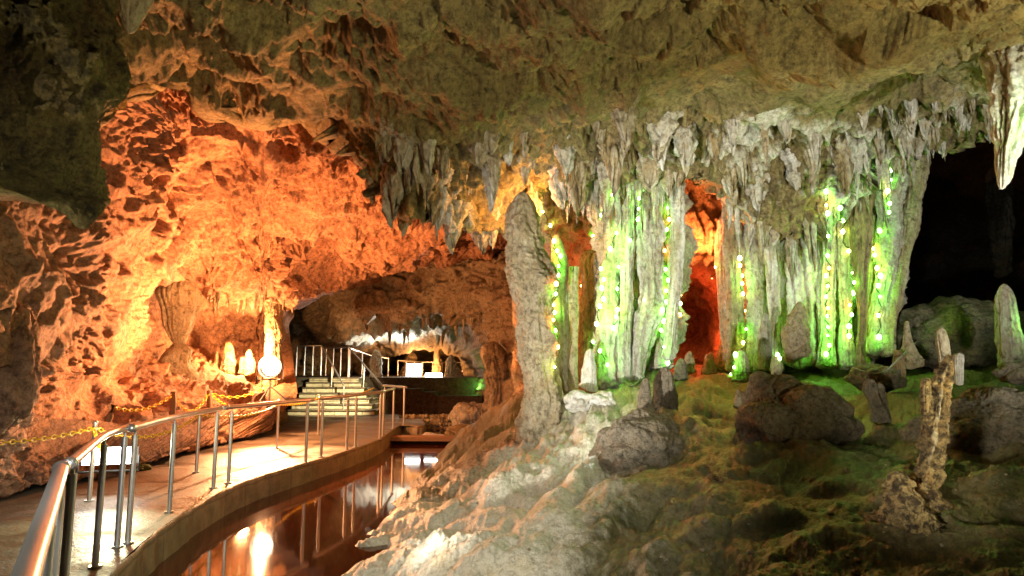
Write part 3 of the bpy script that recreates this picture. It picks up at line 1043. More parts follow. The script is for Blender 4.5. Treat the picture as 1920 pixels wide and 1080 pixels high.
def col(rows, d, mat, label, **k):
    k['flute'] = k.get('flute', 0.16) * 1.3
    k['fk'] = k.get('fk', 2.2) * 0.6
    k.setdefault('fz', 0.75)
    k.setdefault('knob', 0.1)
    k.setdefault('lump', 0.16)
    k['fl2'] = 0.28
    return body('dripstone_column', rows, d, M[mat], label, 'column', GC, seed=len(BODY) + 1, **k)


col([(360, 960, 1000), (385, 955, 1003), (420, 951, 1012), (455, 950, 1028), (500, 951, 1036), (530, 954, 1042), (570, 966, 1042), (620, 974, 1042), (680, 977, 1045), (740, 979, 1052), (780, 980, 1054), (815, 972, 1062), (850, 958, 1078)], 9.9, 'tan',
    'thick tan column with a rounded free top standing nearest the water', flute=0.13, knob=0.11, fk=2.6, lump=0.1, ratio=0.9, pale=0.05)
col([(440, 1035, 1052), (480, 1034, 1062), (600, 1036, 1070), (740, 1034, 1075)], 10.5, 'calcite', 'smooth narrow column lit bright green beside the thick tan column', flute=0.08, pale=0.1, knob=0.02)
col([(500, 1066, 1086), (560, 1066, 1085), (740, 1064, 1084)], 10.4, 'tan', 'slim grey column with a cut flat top right of the bright green one', flute=0.08, knob=0.02, closed=(False, True))
col([(470, 1090, 1128), (560, 1090, 1122), (640, 1085, 1118), (720, 1082, 1112)], 11.3, 'brown', 'dark brown column in shadow behind the white curtain column', flute=0.12)
col([(320, 1128, 1182), (400, 1132, 1178), (480, 1128, 1172), (560, 1120, 1166), (640, 1114, 1160), (700, 1108, 1168), (735, 1100, 1172)], 10.6, 'calcite', 'white and green column leaning left at the head of the white mound', flute=0.22, fk=2.8, pale=0.2)
col([(320, 1160, 1192), (420, 1165, 1190), (560, 1162, 1186), (640, 1160, 1184), (720, 1160, 1182)], 10.45, 'calcite', 'thin white ribbed column between two wider white columns', flute=0.22, fk=2.2, pale=0.3)
col([(320, 1188, 1242), (420, 1190, 1240), (520, 1198, 1240), (580, 1192, 1242), (640, 1184, 1226), (690, 1182, 1208), (722, 1178, 1206)], 10.5, 'calcite', 'broad white column that swells at mid height and narrows to its foot', flute=0.22, fk=2.8, pale=0.3)
col([(320, 1236, 1262), (420, 1236, 1266), (540, 1236, 1262), (640, 1230, 1255), (690, 1226, 1250)], 10.7, 'calcite', 'green lit column right of the broad white swelling column', flute=0.18, pale=0.1)
col([(330, 1256, 1284), (420, 1258, 1285), (540, 1254, 1280), (620, 1246, 1270), (675, 1240, 1262)], 10.35, 'calcite', 'white column whose right edge borders the red hollow', flute=0.16, pale=0.4)
col([(400, 1346, 1376), (520, 1342, 1370), (580, 1346, 1370), (640, 1350, 1376), (700, 1344, 1382)], 11.6, 'tan', 'orange lit column forming the right edge of the red hollow', flute=0.16, knob=0.05)
col([(360, 1352, 1392), (440, 1358, 1392), (560, 1362, 1394), (700, 1362, 1396)], 11.2, 'tan', 'yellow green column right of the red hollow with bulbs down its right side', flute=0.2, fk=2.6)
col([(380, 1392, 1436), (460, 1396, 1438), (560, 1402, 1438), (700, 1398, 1430)], 11.1, 'calcite', 'lime green column widest at its top left of the white ribbed drapery', flute=0.2, fk=2.6, pale=-0.2)
col([(420, 1418, 1462), (500, 1436, 1466), (560, 1440, 1464), (640, 1444, 1462), (700, 1440, 1470)], 10.7, 'calcite', 'thin grey white column beside the lime green column', flute=0.2, knob=0.05, pale=0.25)
col([(440, 1462, 1526), (500, 1452, 1542), (560, 1452, 1546), (620, 1462, 1546), (690, 1466, 1546)], 10.9, 'calcite', 'wide white ribbed drapery column above a domed stalagmite', flute=0.16, fk=5.5, fz=0.25, ratio=0.5, pale=0.45, seg=120)
col([(350, 1528, 1572), (420, 1536, 1572), (520, 1534, 1566), (620, 1536, 1566), (695, 1530, 1572)], 10.6, 'calcite', 'bright green column with one straight line of bulbs', flute=0.16, fk=2.4)
col([(400, 1566, 1592), (500, 1570, 1592), (600, 1574, 1600), (695, 1570, 1604)], 10.5, 'calcite', 'slim pale green column in the middle of the green group', flute=0.2)
col([(290, 1592, 1642), (340, 1588, 1642), (400, 1588, 1640), (460, 1592, 1636), (520, 1600, 1632), (580, 1608, 1628), (650, 1606, 1622), (695, 1598, 1626)], 10.2, 'brown', 'brown folded drapery column tapering to a thin stem among green ones', flute=0.16, fk=3.6, fz=0.35, knob=0.03)
col([(400, 1625, 1642), (520, 1624, 1640), (620, 1612, 1632), (695, 1590, 1640)], 10.45, 'tan', 'olive column with a flared foot behind the brown drapery column', flute=0.18)
col([(280, 1640, 1702), (360, 1640, 1700), (440, 1640, 1692), (520, 1640, 1680), (600, 1628, 1668), (665, 1622, 1662)], 10.3, 'calcite', 'wide vivid green column nearest the dark cavern', flute=0.15, fk=2.6, pale=0.0)
col([(275, 1694, 1748), (340, 1698, 1738), (430, 1690, 1722), (520, 1674, 1700), (600, 1658, 1684), (670, 1650, 1678)], 10.2, 'tan', 'grey column slanting along the edge of the dark cavern', flute=0.16, pale=0.1)
col([(310, 1846, 1900), (400, 1852, 1902), (520, 1862, 1896)], 13.5, 'dark', 'dim grey column deep inside the dark cavern', flute=0.2)
col([(545, 494, 534), (600, 498, 530), (680, 496, 528), (760, 492, 532), (800, 487, 536)], 17.6, 'tan', 'orange rock pillar just right of the glaring lamp', flute=0.1, knob=0.09)
col([(640, 900, 948), (700, 912, 950), (770, 908, 952), (800, 904, 956)], 17.0, 'chamber', 'grey brown rock pillar left of the orange slope', flute=0.2, knob=0.09)
col([(310, 1108, 1288), (450, 1116, 1284), (600, 1112, 1270), (705, 1106, 1258)], 11.1, 'calcite', 'broad fluted white curtain filling the gaps behind the white columns', flute=0.16, fk=9.0, ratio=0.28, seg=220, pale=0.2)
col([(320, 1446, 1700), (450, 1450, 1690), (600, 1450, 1664), (695, 1450, 1650)], 11.2, 'tan', 'broad fluted tan curtain behind the green columns on the right', flute=0.14, fk=11.0, ratio=0.22, seg=260, pale=0.15)
# drapery over its own cone, left wall
col([(520, 292, 384), (545, 296, 378), (580, 300, 374), (610, 306, 366), (635, 318, 352), (648, 326, 346)], (14.7, 14.7), 'tan', 'bulging orange drapery that narrows to a point above a cone', flute=0.12, fk=4.5, fz=0.25, knob=0.02, seg=110)
GS = 'stalagmites standing on the cave floor'


def stag(rows, d, mat, label, **k):
    k.setdefault('flute', 0.17)
    k.setdefault('knob', 0.15)
    k.setdefault('step', 0.01)
    k.setdefault('lump', 0.38)
    return body('stalagmite', rows, d, M[mat], label, 'stalagmite', GS, seed=len(BODY) + 1, **k)


stag([(640, 322, 348), (660, 306, 358), (690, 296, 364), (720, 280, 390)], 14.7, 'tan', 'smooth orange cone under the bulging drapery', flute=0.04, knob=0.02)
# the big leaning one, base cluster and shaft
def gold_extra(P):
    return 0.07 * facet(warp(P, 5, 0.05) * np.array([6.5, 6.5, 5.0])) + 0.07 * fbm(P * 7.0, 5, 0.62) - 0.25 * np.clip(0.3 - worley(P * 9)[0], 0, 1)


SG = stag([(664, 1770, 1788), (690, 1754, 1792), (720, 1742, 1788), (760, 1736, 1784), (800, 1730, 1772), (840, 1722, 1768), (880, 1706, 1758), (920, 1700, 1756), (960, 1690, 1760), (1000, 1672, 1762)], 4.5, 'gold',
          'tall leaning golden stalagmite with a knobbly foot in the foreground', flute=0.14, knob=0.11, fk=1.4, step=0.006, fs=16, lump=0.22, ratio=0.85, seg=150, extra=lambda P: 2.2 * gold_extra(P))
body('side_knob', [(880, 1664, 1692), (900, 1656, 1704), (940, 1662, 1720), (990, 1656, 1740)], 4.35, M['gold'], parent=SG, seed=91, extra=lambda P: 3 * gold_extra(P), flute=0.12, knob=0.12, step=0.008, fs=16, lump=0.25)
body('side_knob', [(955, 1700, 1750), (975, 1690, 1768), (1012, 1690, 1766)], 4.3, M['gold'], parent=SG, seed=92, extra=lambda P: 3 * gold_extra(P), flute=0.12, knob=0.1, step=0.008, fs=16, lump=0.25)
body('side_knob', [(712, 1726, 1746), (740, 1724, 1748), (780, 1726, 1748)], 4.52, M['gold'], parent=SG, seed=93, flute=0.12, knob=0.08, step=0.008, fs=16)
stag([(618, 1756, 1772), (640, 1752, 1778), (665, 1756, 1782), (690, 1762, 1782)], 7.0, 'tan', 'thin crooked stalagmite rising just behind the tall golden one')
stag([(656, 1788, 1806), (680, 1786, 1808), (720, 1790, 1806)], 6.6, 'calcite', 'short white stalagmite right of the tall golden one')
stag([(533, 1872, 1892), (560, 1862, 1900), (600, 1860, 1908), (650, 1864, 1916), (695, 1868, 1918)], 8.6, 'calcite', 'stout pale stalagmite with green side at the right edge', knob=0.08, flute=0.12)
stag([(598, 1696, 1704), (630, 1694, 1708), (655, 1692, 1716), (690, 1680, 1740)], 9.2, 'tan', 'thin pointed spike with a wide foot before the dark boulder')
stag([(655, 1676, 1694), (700, 1668, 1698), (715, 1664, 1700)], 8.9, 'brown', 'short brown stub beside the foot of the thin spike')
stag([(566, 1488, 1506), (590, 1476, 1512), (620, 1468, 1516), (680, 1462, 1514)], 10.4, 'tan', 'domed tan stalagmite under the white ribbed drapery', flute=0.04)
stag([(585, 1430, 1440), (620, 1424, 1444), (695, 1420, 1448)], 10.3, 'calcite', 'slender white stalagmite left of the domed one', knob=0.04)
stag([(652, 1382, 1396), (675, 1376, 1402), (720, 1374, 1404)], 9.6, 'tan', 'stubby stalagmite with a rounded head and green bulbs at its left')
stag([(664, 1450, 1462), (690, 1446, 1466), (720, 1448, 1460), (750, 1440, 1470)], 9.2, 'tan', 'small mushroom headed stalagmite with a green bulb on top')
stag([(733, 1382, 1388), (752, 1376, 1394), (768, 1372, 1402)], 8.4, 'tan', 'tiny pointed stalagmite before the stubby one')
stag([(708, 1622, 1642), (735, 1620, 1646), (765, 1634, 1658), (792, 1634, 1670)], 7.4, 'boulder', 'left finger of the small forked stalagmite behind the big rock')
stag([(716, 1640, 1656), (740, 1640, 1660), (792, 1640, 1672)], 7.5, 'boulder', 'right finger of the small forked stalagmite behind the big rock')
stag([(708, 1206, 1216), (740, 1196, 1224), (770, 1190, 1228), (795, 1194, 1226)], 8.3, 'boulder', 'dark teardrop shaped stalagmite on the mound', flute=0.04, knob=0.025)
stag([(690, 1236, 1262), (720, 1230, 1270), (760, 1228, 1272), (795, 1220, 1264)], 8.6, 'boulder', 'knobbly grey stalagmite right of the dark teardrop', knob=0.09)
stag([(655, 1096, 1112), (690, 1092, 1118), (735, 1090, 1120)], 10.0, 'calcite', 'white knob at the top left of the white mound', pale=0.6)
stag([(655, 1286, 1298), (680, 1282, 1302), (705, 1280, 1304)], 11.4, 'tan', 'short red lit stump in the mouth of the hollow')
stag([(658, 1328, 1336), (680, 1322, 1340), (705, 1318, 1344)], 11.6, 'tan', 'small red lit cone at the right of the hollow mouth')
stag([(678, 1270, 1284), (700, 1262, 1290), (715, 1260, 1290)], 10.2, 'boulder', 'dark round stub at the foot of the column beside the hollow')
stag([(656, 698, 708), (680, 694, 714), (720, 692, 716)], 24.0, 'calcite', 'pale tall stalagmite behind the stair railing')
stag([(655, 816, 822), (680, 812, 826), (720, 810, 830)], 27.8, 'tan', 'orange lit stalagmite in the rear display')
stag([(660, 766, 776), (680, 756, 786), (720, 750, 796)], 29.0, 'tan', 'wide orange mound at the back of the rear display')
stag([(665, 842, 850), (690, 836, 856), (725, 834, 858)], 26.5, 'tan', 'yellow lit stalagmite at the right of the rear display')
stag([(690, 854, 864), (710, 850, 870), (745, 848, 876)], 24.8, 'boulder', 'dark stalagmite silhouetted before the rear display')
stag([(738, 920, 926), (760, 916, 928), (790, 914, 930)], 16.0, 'tan', 'thin orange brown stalagmite at the left foot of the orange slope')
for i, (x, y0, y1, w) in enumerate(((394, 678, 690, 6), (408, 658, 690, 9), (428, 640, 690, 14), (454, 670, 692, 7), (378, 670, 692, 7), (468, 655, 694, 11))):
    stag([(y0, x - w * 0.3, x + w * 0.3), ((y0 + y1) / 2, x - w * 0.7, x + w * 0.7), (y1 + 12, x - w, x + w)], 17.6, 'tan', 'small orange cone in a row inside the lamp recess')

# boulders


def boulder(name, px, py, w, h, d, mat, label, seed=0, cat='rock', amp=0.22, depth=0.9, facet=2.4, n=130, pale=-0.1, rz=0.0):
    c = at(px, py, d)
    rx, rzz = w / 2 / F * d, h / 2 / F * d
    ph = np.linspace(0.02, math.pi - 0.02, n)
    th = np.linspace(0, 2 * math.pi, 2 * n, endpoint=False)
    TH, PH = np.meshgrid(th, ph)
    U = np.stack([np.sin(PH) * np.cos(TH), np.sin(PH) * np.sin(TH), np.cos(PH)], -1)
    so = seed * 7.7 + 2
    f1, f2 = worley(U * 1.25 + so)
    s = 1 - amp * 1.9 * (f1 - 0.4) + amp * 0.9 * perlin(U * 1.7 + so) + amp * 0.5 * np.clip(f2 - f1, 0, 0.35)
    U2 = np.stack([U[..., 0] * rx, U[..., 1] * rx * depth, U[..., 2] * rzz], -1)
    g1, _ = worley(U2 * 5 / facet * 2.4 + so)
    s = s + 0.12 * (0.5 - g1) + 0.035 * fbm(U2 * 9 + so, 5, 0.68, True) * min(1.0, 0.6 / rx)
    P = U2 * s[..., None]
    me = mesh_np(name, P.reshape(-1, 3), grid_faces(n, 2 * n, True), True, {'pale': pale + 0.3 * perlin(P * 2 + so)})
    o = link(name, me, M[mat], None, c)
    o.rotation_euler = (0, 0, rz)
    o['kind'] = 'thing'
    return tag(o, label, cat, None)


rr0 = random.Random(12)
boulder('boulder', 1482, 800, 200, 170, 7.2, 'boulder', 'large angular brown boulder in the middle of the floor', 1)
boulder('boulder', 1870, 830, 270, 190, 6.6, 'boulder', 'broad rough grey boulder at the right edge', 2, amp=0.16)
boulder('boulder', 1800, 632, 220, 140, 10.6, 'boulder', 'big rounded boulder in front of the dark cavern', 3, amp=0.12)
boulder('boulder', 1200, 850, 180, 130, 7.7, 'boulder', 'grey sloping rock on the right flank of the mound', 4, amp=0.2)
boulder('stone', 1338, 908, 40, 32, 5.8, 'gold', 'small round golden stone lying alone on the floor', 5)
boulder('stone', 1298, 924, 16, 12, 5.7, 'tan', 'tiny pebble just left of the small round golden stone', 6, n=30)
boulder('stone', 1645, 975, 40, 30, 4.6, 'gold', 'small golden stone at the left foot of the tall golden stalagmite', 7, n=50)
boulder('stone', 1490, 1008, 40, 16, 4.7, 'tan', 'flat pale stone on the dark floor in the foreground', 8, n=40)
boulder('boulder', 1640, 712, 90, 50, 8.9, 'boulder', 'low dark rock by the foot of the thin spike', 9)
boulder('boulder', 1905, 700, 60, 40, 7.8, 'boulder', 'low rock below the stout pale stalagmite', 10)
boulder('boulder', 10, 690, 110, 240, 5.9, 'vault', 'upright orange rock bulging at the left edge', 11, amp=0.15)
boulder('boulder', 872, 812, 70, 26, 17.0, 'brown', 'flat tan rock beside the shallow pool', 12)
boulder('boulder', 880, 780, 70, 50, 18.5, 'calcite', 'pale rough rock at the end of the cobble wall', 13)
boulder('stone', 812, 821, 50, 16, 15.9, 'calcite', 'bright white stone at the edge of the shallow pool', 14, n=40, pale=0.8)

boulder('stone', 1084, 752, 54, 40, 9.6, 'calcite', 'bright white lump on the left crest of the white mound', 21, amp=0.2, pale=0.5)
boulder('stone', 1130, 752, 46, 36, 9.5, 'calcite', 'bright white lump on the right crest of the white mound', 22, amp=0.2, pale=0.5)
mm = MB()
for q in range(170):
    px_, d_ = rr0.uniform(700, 1930), 1 / rr0.uniform(1 / 9.5, 1 / 3.6)
    x_ = (px_ - 960) / F * d_
    z_ = ground_z(x_, d_)
    if z_ < WZ + 0.05:
        continue
    r_ = rr0.choice((0.006, 0.008, 0.011, 0.015, 0.022)) * rr0.uniform(0.8, 1.4)
    b0 = len(mm.v)
    mm.ball((x_, d_, z_ + r_ * 0.3), r_, 7, 5, (rr0.uniform(0.8, 1.5), rr0.uniform(0.8, 1.3), rr0.uniform(0.5, 0.9)))
    for vi in range(b0, len(mm.v)):
        mm.v[vi] = tuple(c_ + rr0.uniform(-0.22, 0.22) * r_ for c_ in mm.v[vi])
o = mm.build('gravel', M['tan'], None, smooth_on=False)
o['kind'] = 'stuff'
o['label'] = 'small stones and chips littering the cave floor'

# rock hanging at the upper left
def hang_extra(P):
    low = smooth(2.9, 2.3, P[..., 2] - 0.25 * perlin(P * 1.5))
    return 0.24 * fbm(P * np.array([1.6, 1.6, 1.1]), 6, 0.6) + facet(warp(P, 3, 0.12) * np.array([5.0, 5.0, 3.5])) * 0.05 + low * drips(P, 3.2, 0.9, 0.06) - 0.2 * np.clip(0.4 - worley(P * 2.3)[0], 0, 1)


HR = body('hanging_rock', [(-260, -420, 300), (-60, -380, 262), (0, -360, 246), (70, -350, 242), (130, -340, 247), (200, -330, 236), (270, -330, 228), (310, -330, 210), (340, -330, 205), (354, -200, 200), (366, -40, 198), (376, 40, 194), (386, 78, 190), (397, 100, 184), (410, 120, 177), (422, 134, 168), (433, 145, 158)], 3.7,
          M['hang'], 'dark mossy rock hanging from the ceiling, ending in a blunt tip', 'rock', seed=5, flute=0.03, fk=5.5, fz=1.1, knob=0.06, ratio=0.55, seg=420, step=0.006, lump=0.05, pale=-0.05, fs=6, closed=(False, True), extra=hang_extra, ex=0.2)
body('hanging_rock', [(-60, 214, 300), (0, 212, 288), (30, 216, 274), (55, 224, 262), (68, 232, 250)], 4.6, M['tan'], 'small rounded rock lobe at the top beside the dark hanging rock', 'rock', seed=6, flute=0.08, closed=(False, True))

# ------------------------------------------------------------------ stalactites of the lip
NEAR = BVH['cave_ceiling']


def stalactite(px, py, L, w, mat, label, seed, bvh=None, group='stalactites of the ceiling fringe', flute=0.24, blunt=0.45, sink=0.4, pale=0.36, ratio=0.8):
    o_, d_ = Vector((0, 0, CAMZ)), ray(px, py)
    h = (bvh or NEAR).ray_cast(o_, d_)
    if h[0] is None:
        return None
    p = np.array(h[0])
    d = p[1]
    l = L / F * d
    r = w / 2 / F * d
    top = p + np.array([0, 0.10 + r * 0.75, sink])
    n, seg = int(np.clip(l / 0.012, 30, 110)), 36
    t = np.linspace(0, 1, n)
    th = np.linspace(0, 2 * math.pi, seg, endpoint=False)
    prof = (1 - t) ** 0.75 * (1 - blunt) + blunt * np.sqrt(np.clip(1 - t ** 3, 0, 1))
    prof = prof * (1 + 0.25 * np.exp(-t * 6)) * (1 + 0.12 * perlin(np.stack([t * 5 + seed, 0 * t + seed * 3.1, 0 * t], -1)))
    Z = -t * (l + sink)
    C, S = np.cos(th)[None], np.sin(th)[None]
    Zg = np.repeat(Z[:, None], seg, 1)
    fl = ribs(perlin(np.stack([C * 1.7 + seed * 3.7 + 0 * Zg, S * 1.7 + seed * 1.9 + 0 * Zg, Zg * 1.6 + seed], -1)))
    cut = 0.72 + 0.3 * perlin(np.stack([C * 1.6 + seed * 1.7, S * 1.6 + seed * 2.9, 0 * C], -1)) + 0.12 * perlin(np.stack([C * 4 + seed, S * 4 + seed * 2.9, 0 * C], -1))
    Zg = Zg * np.where(Zg < 0, 1 - (1 - cut) * t[:, None], 1)
    kn = perlin(np.stack([C * 1.5 + seed + 0 * Zg, S * 1.5 + 0 * Zg, Zg * 9 + seed], -1))
    kn2 = fbm(np.stack([C * max(r, 0.07) * 14 + seed + 0 * Zg, S * max(r, 0.07) * 14 + 0 * Zg, Zg * 12 + seed], -1), 3, 0.6)
    R = r * prof[:, None] * (1 + flute * fl + 0.2 * kn + 0.22 * kn2)
    ox = 0.10 * l * perlin(np.stack([Z * 1.3 + seed * 5.3, 0 * Z + seed, 0 * Z], -1)) * t
    oy = 0.06 * l * perlin(np.stack([Z * 1.3 + seed * 2.3, 0 * Z + seed, 0 * Z + 4], -1)) * t
    P = np.stack([R * C + ox[:, None], R * S * ratio + oy[:, None], Zg], -1)
    me = mesh_np('stalactite', P.reshape(-1, 3), grid_faces(n, seg, True), True, {'pale': pale + 0.5 * fl - 0.12 + 0 * Zg})
    return tag(link('stalactite', me, M[mat], None, top), label, 'stalactite', group)


# named ones first
NAMED = [(720, 250, 70, 50, 'tan', 'stubby stalactite cluster head at the left end of the fringe'), (728, 330, 60, 26, 'calcite', 'pale stalactite hanging below the stubby left cluster'),
         (760, 290, 90, 24, 'tan', 'long tan stalactite near the left end of the fringe'), (800, 250, 100, 40, 'calcite', 'pale fluted stalactite slanting near the left of the fringe'),
         (830, 270, 95, 34, 'tan', 'wide fluted stalactite above the orange lit hollow'), (925, 290, 100, 36, 'tan', 'broad flat tipped tan stalactite above the orange hollow'),
         (985, 230, 60, 40, 'tan', 'small tan cone tucked high under the ceiling'), (860, 415, 40, 26, 'tan', 'orange lit stalactite lowest at the left of the hollow'), (925, 415, 60, 34, 'tan', 'wide orange lit stalactite touching the thick tan column'),
         (940, 440, 60, 14, 'tan', 'thin orange spike hanging beside the thick tan column'), (745, 370, 50, 22, 'tan', 'pink tan stalactite at the lower left of the fringe'), (790, 390, 45, 22, 'tan', 'short orange tipped stalactite left of the hollow'),
         (1250, 200, 90, 90, 'calcite', 'wide white scalloped drapery high above the white columns'), (1130, 235, 70, 22, 'tan', 'narrow tan stalactite left of the white scalloped drapery'),
         (1075, 330, 70, 26, 'calcite', 'white stalactite left of the white columns'), (1090, 330, 90, 20, 'calcite', 'longer white stalactite beside the white columns'), (1110, 335, 60, 22, 'calcite', 'short white stalactite touching the leaning white column'),
         (1060, 340, 55, 18, 'calcite', 'small white stalactite leftmost of the white cluster'), (1130, 380, 110, 22, 'calcite', 'pale green drop shaped stalactite before the white columns'),
         (1275, 290, 70, 60, 'brown', 'broad brown stalactite above the white column by the hollow'), (1380, 215, 90, 34, 'calcite', 'white forked stalactite above the yellow green columns'),
         (1480, 215, 70, 40, 'calcite', 'white knotted stalactite high in the middle of the fringe'), (1395, 300, 60, 34, 'brown', 'brown rounded stalactite above the lime green column'), (1440, 230, 90, 24, 'tan', 'long tan stalactite in the middle of the fringe'),
         (1535, 240, 80, 26, 'calcite', 'white curved stalactite right of the knotted one'), (1575, 260, 60, 30, 'calcite', 'grey stalactite above the brown drapery column'), (1528, 290, 60, 22, 'calcite', 'thin white stalactite with a bulb shaped end'),
         (1630, 195, 60, 40, 'calcite', 'white fan shaped stalactite where the fringe steps up'), (1680, 190, 50, 22, 'calcite', 'short white stalactite right of the white fan'), (1725, 170, 60, 46, 'calcite', 'white fin shaped stalactite under the right ceiling'),
         (1700, 200, 60, 24, 'calcite', 'pale stalactite between the white fan and white fin'), (1765, 170, 50, 30, 'calcite', 'greenish white fin right of the white fin'), (1830, 210, 50, 34, 'calcite', 'white triangular stalactite above the dark cavern'),
         (1690, 290, 50, 28, 'calcite', 'white stalactite over the top of the vivid green column'), (1720, 270, 40, 30, 'calcite', 'white stalactite at the top of the slanting grey column')]
sd = 0
for a in NAMED:
    sd += 1
    stalactite(*a, sd)
stal_n = 0
rr = random.Random(3)
zones = [(690, 850, 'in the left end of the fringe'), (850, 1050, 'above the orange lit hollow'), (1050, 1290, 'above the white columns'), (1290, 1450, 'above the red hollow and yellow green columns'), (1450, 1660, 'above the green columns'), (1660, 1930, 'over the dark cavern')]
for k in range(185):
    px = rr.uniform(690, 1935)
    t0, t1 = float(fringe_top(px)), float(ceil_bot(px))
    py = rr.uniform(t0 + 5, t1 - 4)
    if 1278 < px < 1358 and py > 290:
        continue
    L = rr.choice((22, 30, 42, 56, 74, 96, 124)) * rr.uniform(0.8, 1.15)
    w = min(L, 80) * rr.uniform(0.34, 0.8)
    right = px > 1620
    if right:
        L *= 0.75
        w *= 0.75
    mat = rr.choices(('calcite', 'tan', 'brown'), (0.30 + 0.5 * right, 0.45, 0.25 - 0.15 * right))[0]
    zn = [z[2] for z in zones if z[0] <= px < z[1] or z[1] == 1930][0]
    size = 'small' if L < 42 else 'medium' if L < 70 else 'long'
    hue = {'calcite': 'white', 'tan': 'tan', 'brown': 'brown'}[mat]
    sd += 1
    if stalactite(px, py, L, w, mat, '%s %s stalactite hanging %s' % (size, hue, zn), sd, blunt=rr.uniform(0.3, 0.8)):
        stal_n += 1
for k in range(44):
    a_, b_, c_ = rr.choice(((1060, 1290, 'long thin white stalactite hanging among the white columns'), (1060, 1290, 'long thin white stalactite hanging among the white columns'), (1360, 1450, 'long stalactite hanging over the lime green column'), (1450, 1600, 'long stalactite hanging in front of the green columns'), (1590, 1740, 'long stalactite hanging over the vivid green column')))
    px = rr.uniform(a_, b_)
    sd += 1
    stalactite(px, float(ceil_bot(px)) - rr.uniform(4, 40), rr.uniform(60, 150), rr.uniform(12, 26), rr.choice(('calcite', 'calcite', 'tan')), c_, sd)
# big green lit one at the right edge
body('stalactite', [(70, 1850, 1975), (150, 1852, 1965), (200, 1858, 1950), (240, 1860, 1926), (280, 1862, 1912), (320, 1868, 1900), (345, 1872, 1890), (358, 1876, 1884)], 6.05, M['calcite'], 'large white and green stalactite hanging at the right edge', 'stalactite', 'stalactites of the ceiling fringe', seed=61, flute=0.3, fk=1.7, fz=1.2, knob=0.12, lump=0.3, closed=(False, True), pale=0.4)
body('stalactite', [(60, 1905, 2010), (160, 1908, 1990), (230, 1912, 1970), (280, 1920, 1955), (310, 1930, 1946)], 6.0, M['calcite'], 'second pale green stalactite fused behind the large one at the right edge', 'stalactite', 'stalactites of the ceiling fringe', seed=62, flute=0.25, fk=1.8, knob=0.09, closed=(False, True), pale=0.3)
# rear chamber fringe and recess fringe
for k in range(34):
    px = rr.uniform(655, 900)
    py = rr.uniform(575, 630)
    stalactite(px, py, rr.uniform(18, 44), rr.uniform(7, 14), rr.choice(('calcite', 'chamber', 'tan')), 'pale stalactite hanging over the rear chamber', 400 + k, BVH['chamber_wall'], 'stalactites of the rear chamber')
for k in range(30):
    px = rr.uniform(385, 552)
    py = 552 + rr.uniform(-12, 14) + (px - 400) * 0.08
    stalactite(px, py, rr.uniform(14, 42), rr.uniform(7, 14), 'tan', 'orange stalactite on the brow over the glaring lamp', 500 + k, BVH['cave_wall'], 'stalactites of the lamp recess')

# ------------------------------------------------------------------ handrails
RAILH = 0.98


def handrail(bases, label, h=RAILH, r=0.03, pr=0.024, extend=0.12, group='steel handrails', name='handrail', z0=None):
    """bases: floor points of the posts; a rail over them, ball ends, posts with flanges"""
    B = [np.array(b, float) for b in bases]
    t = empty(name, B[0], label, 'handrail', group)
    top = [b + (0, 0, h) for b in B]
    a, z = top[0], top[-1]
    if len(top) > 1:
        ta = (top[0] - top[1]) / np.linalg.norm(top[0] - top[1])
        tz = (top[-1] - top[-2]) / np.linalg.norm(top[-1] - top[-2])
        top = [a + ta * extend] + top + [z + tz * extend]
    m = MB()
    pts = resample(top, 0.15) if len(top) > 3 else np.array(top)
    m.tube(pts, r, 14)
    m.build('top_rail', M['steel'], t)
    for e in (pts[0], pts[-1]):
        m = MB()
        m.ball(e, r * 1.25, 14, 10)
        m.build('end_cap', M['steel'], t)
    for b in B:
        m = MB()
        m.tube([b + (0, 0, -0.02), b + (0, 0, h - 0.07)], pr, 14)
        m.tube([b + (0, 0, h - 0.075), b + (0, 0, h - r * 0.5)], pr * 0.45, 10)
        p = m.build('post', M['steel'], t)
        f = MB()
        f.tube([b + (0, 0, -0.01), b + (0, 0, 0.015)], pr * 2.0, 16)
        f.build('flange', M['dirtysteel'], t)
    return t


def floorp(*pp):
    return [on(a, b, 0.0) for a, b in pp]


def under(px, py):
    q = on(px, py, RAILH)
    return q * (1, 1, 0)


handrail([under(20, 1180), under(62, 1040), under(92, 950), under(113, 884)], 'nearest steel handrail running out of the lower left corner', r=0.034, pr=0.028, extend=0.1)
handrail([under(138, 864), on(178, 1064, 0), on(219, 1026, 0)], 'short steel handrail joining the nearest rail at a bend', extend=0.12)
handrail(floorp((219, 1026), (317, 961), (400, 915))[0:1] and [on(219, 1026, 0) + (0.02, 0.12, 0)] + floorp((317, 961), (400, 915)), 'sloping looking steel handrail between the bend and the water, with three posts', extend=0.1)
handrail(floorp((428, 906), (573, 868)), 'steel handrail with two posts before the glaring lamp floor patch', extend=0.1)
handrail(floorp((602, 857), (650, 844), (666, 839), (712, 823), (718, 818), (737, 804)), 'curved steel handrail with many posts at the far bend of the path', extend=0.08)
handrail(floorp((757, 796), (720, 788)), 'short far steel handrail across the end of the path', extend=0.05)

# chain posts on the far side of the path
GP_ = 'steel posts carrying the yellow chain'


def chain_post(b, label, h=0.86):
    t = empty('chain_post', b, label, 'post', GP_)
    m = MB()
    m.tube([np.array(b) + (0, 0, -0.02), np.array(b) + (0, 0, h)], 0.024, 14)
    m.build('pole', M['steel'], t)
    m = MB()
    m.ball(np.array(b) + (0, 0, h + 0.012), 0.03, 12, 8)
    m.build('cap', M['steel'], t)
    m = MB()
    m.tube([np.array(b) + (0, 0, -0.01), np.array(b) + (0, 0, 0.015)], 0.05, 16)
    m.build('flange', M['dirtysteel'], t)
    return np.array(b) + (0, 0, h - 0.04)


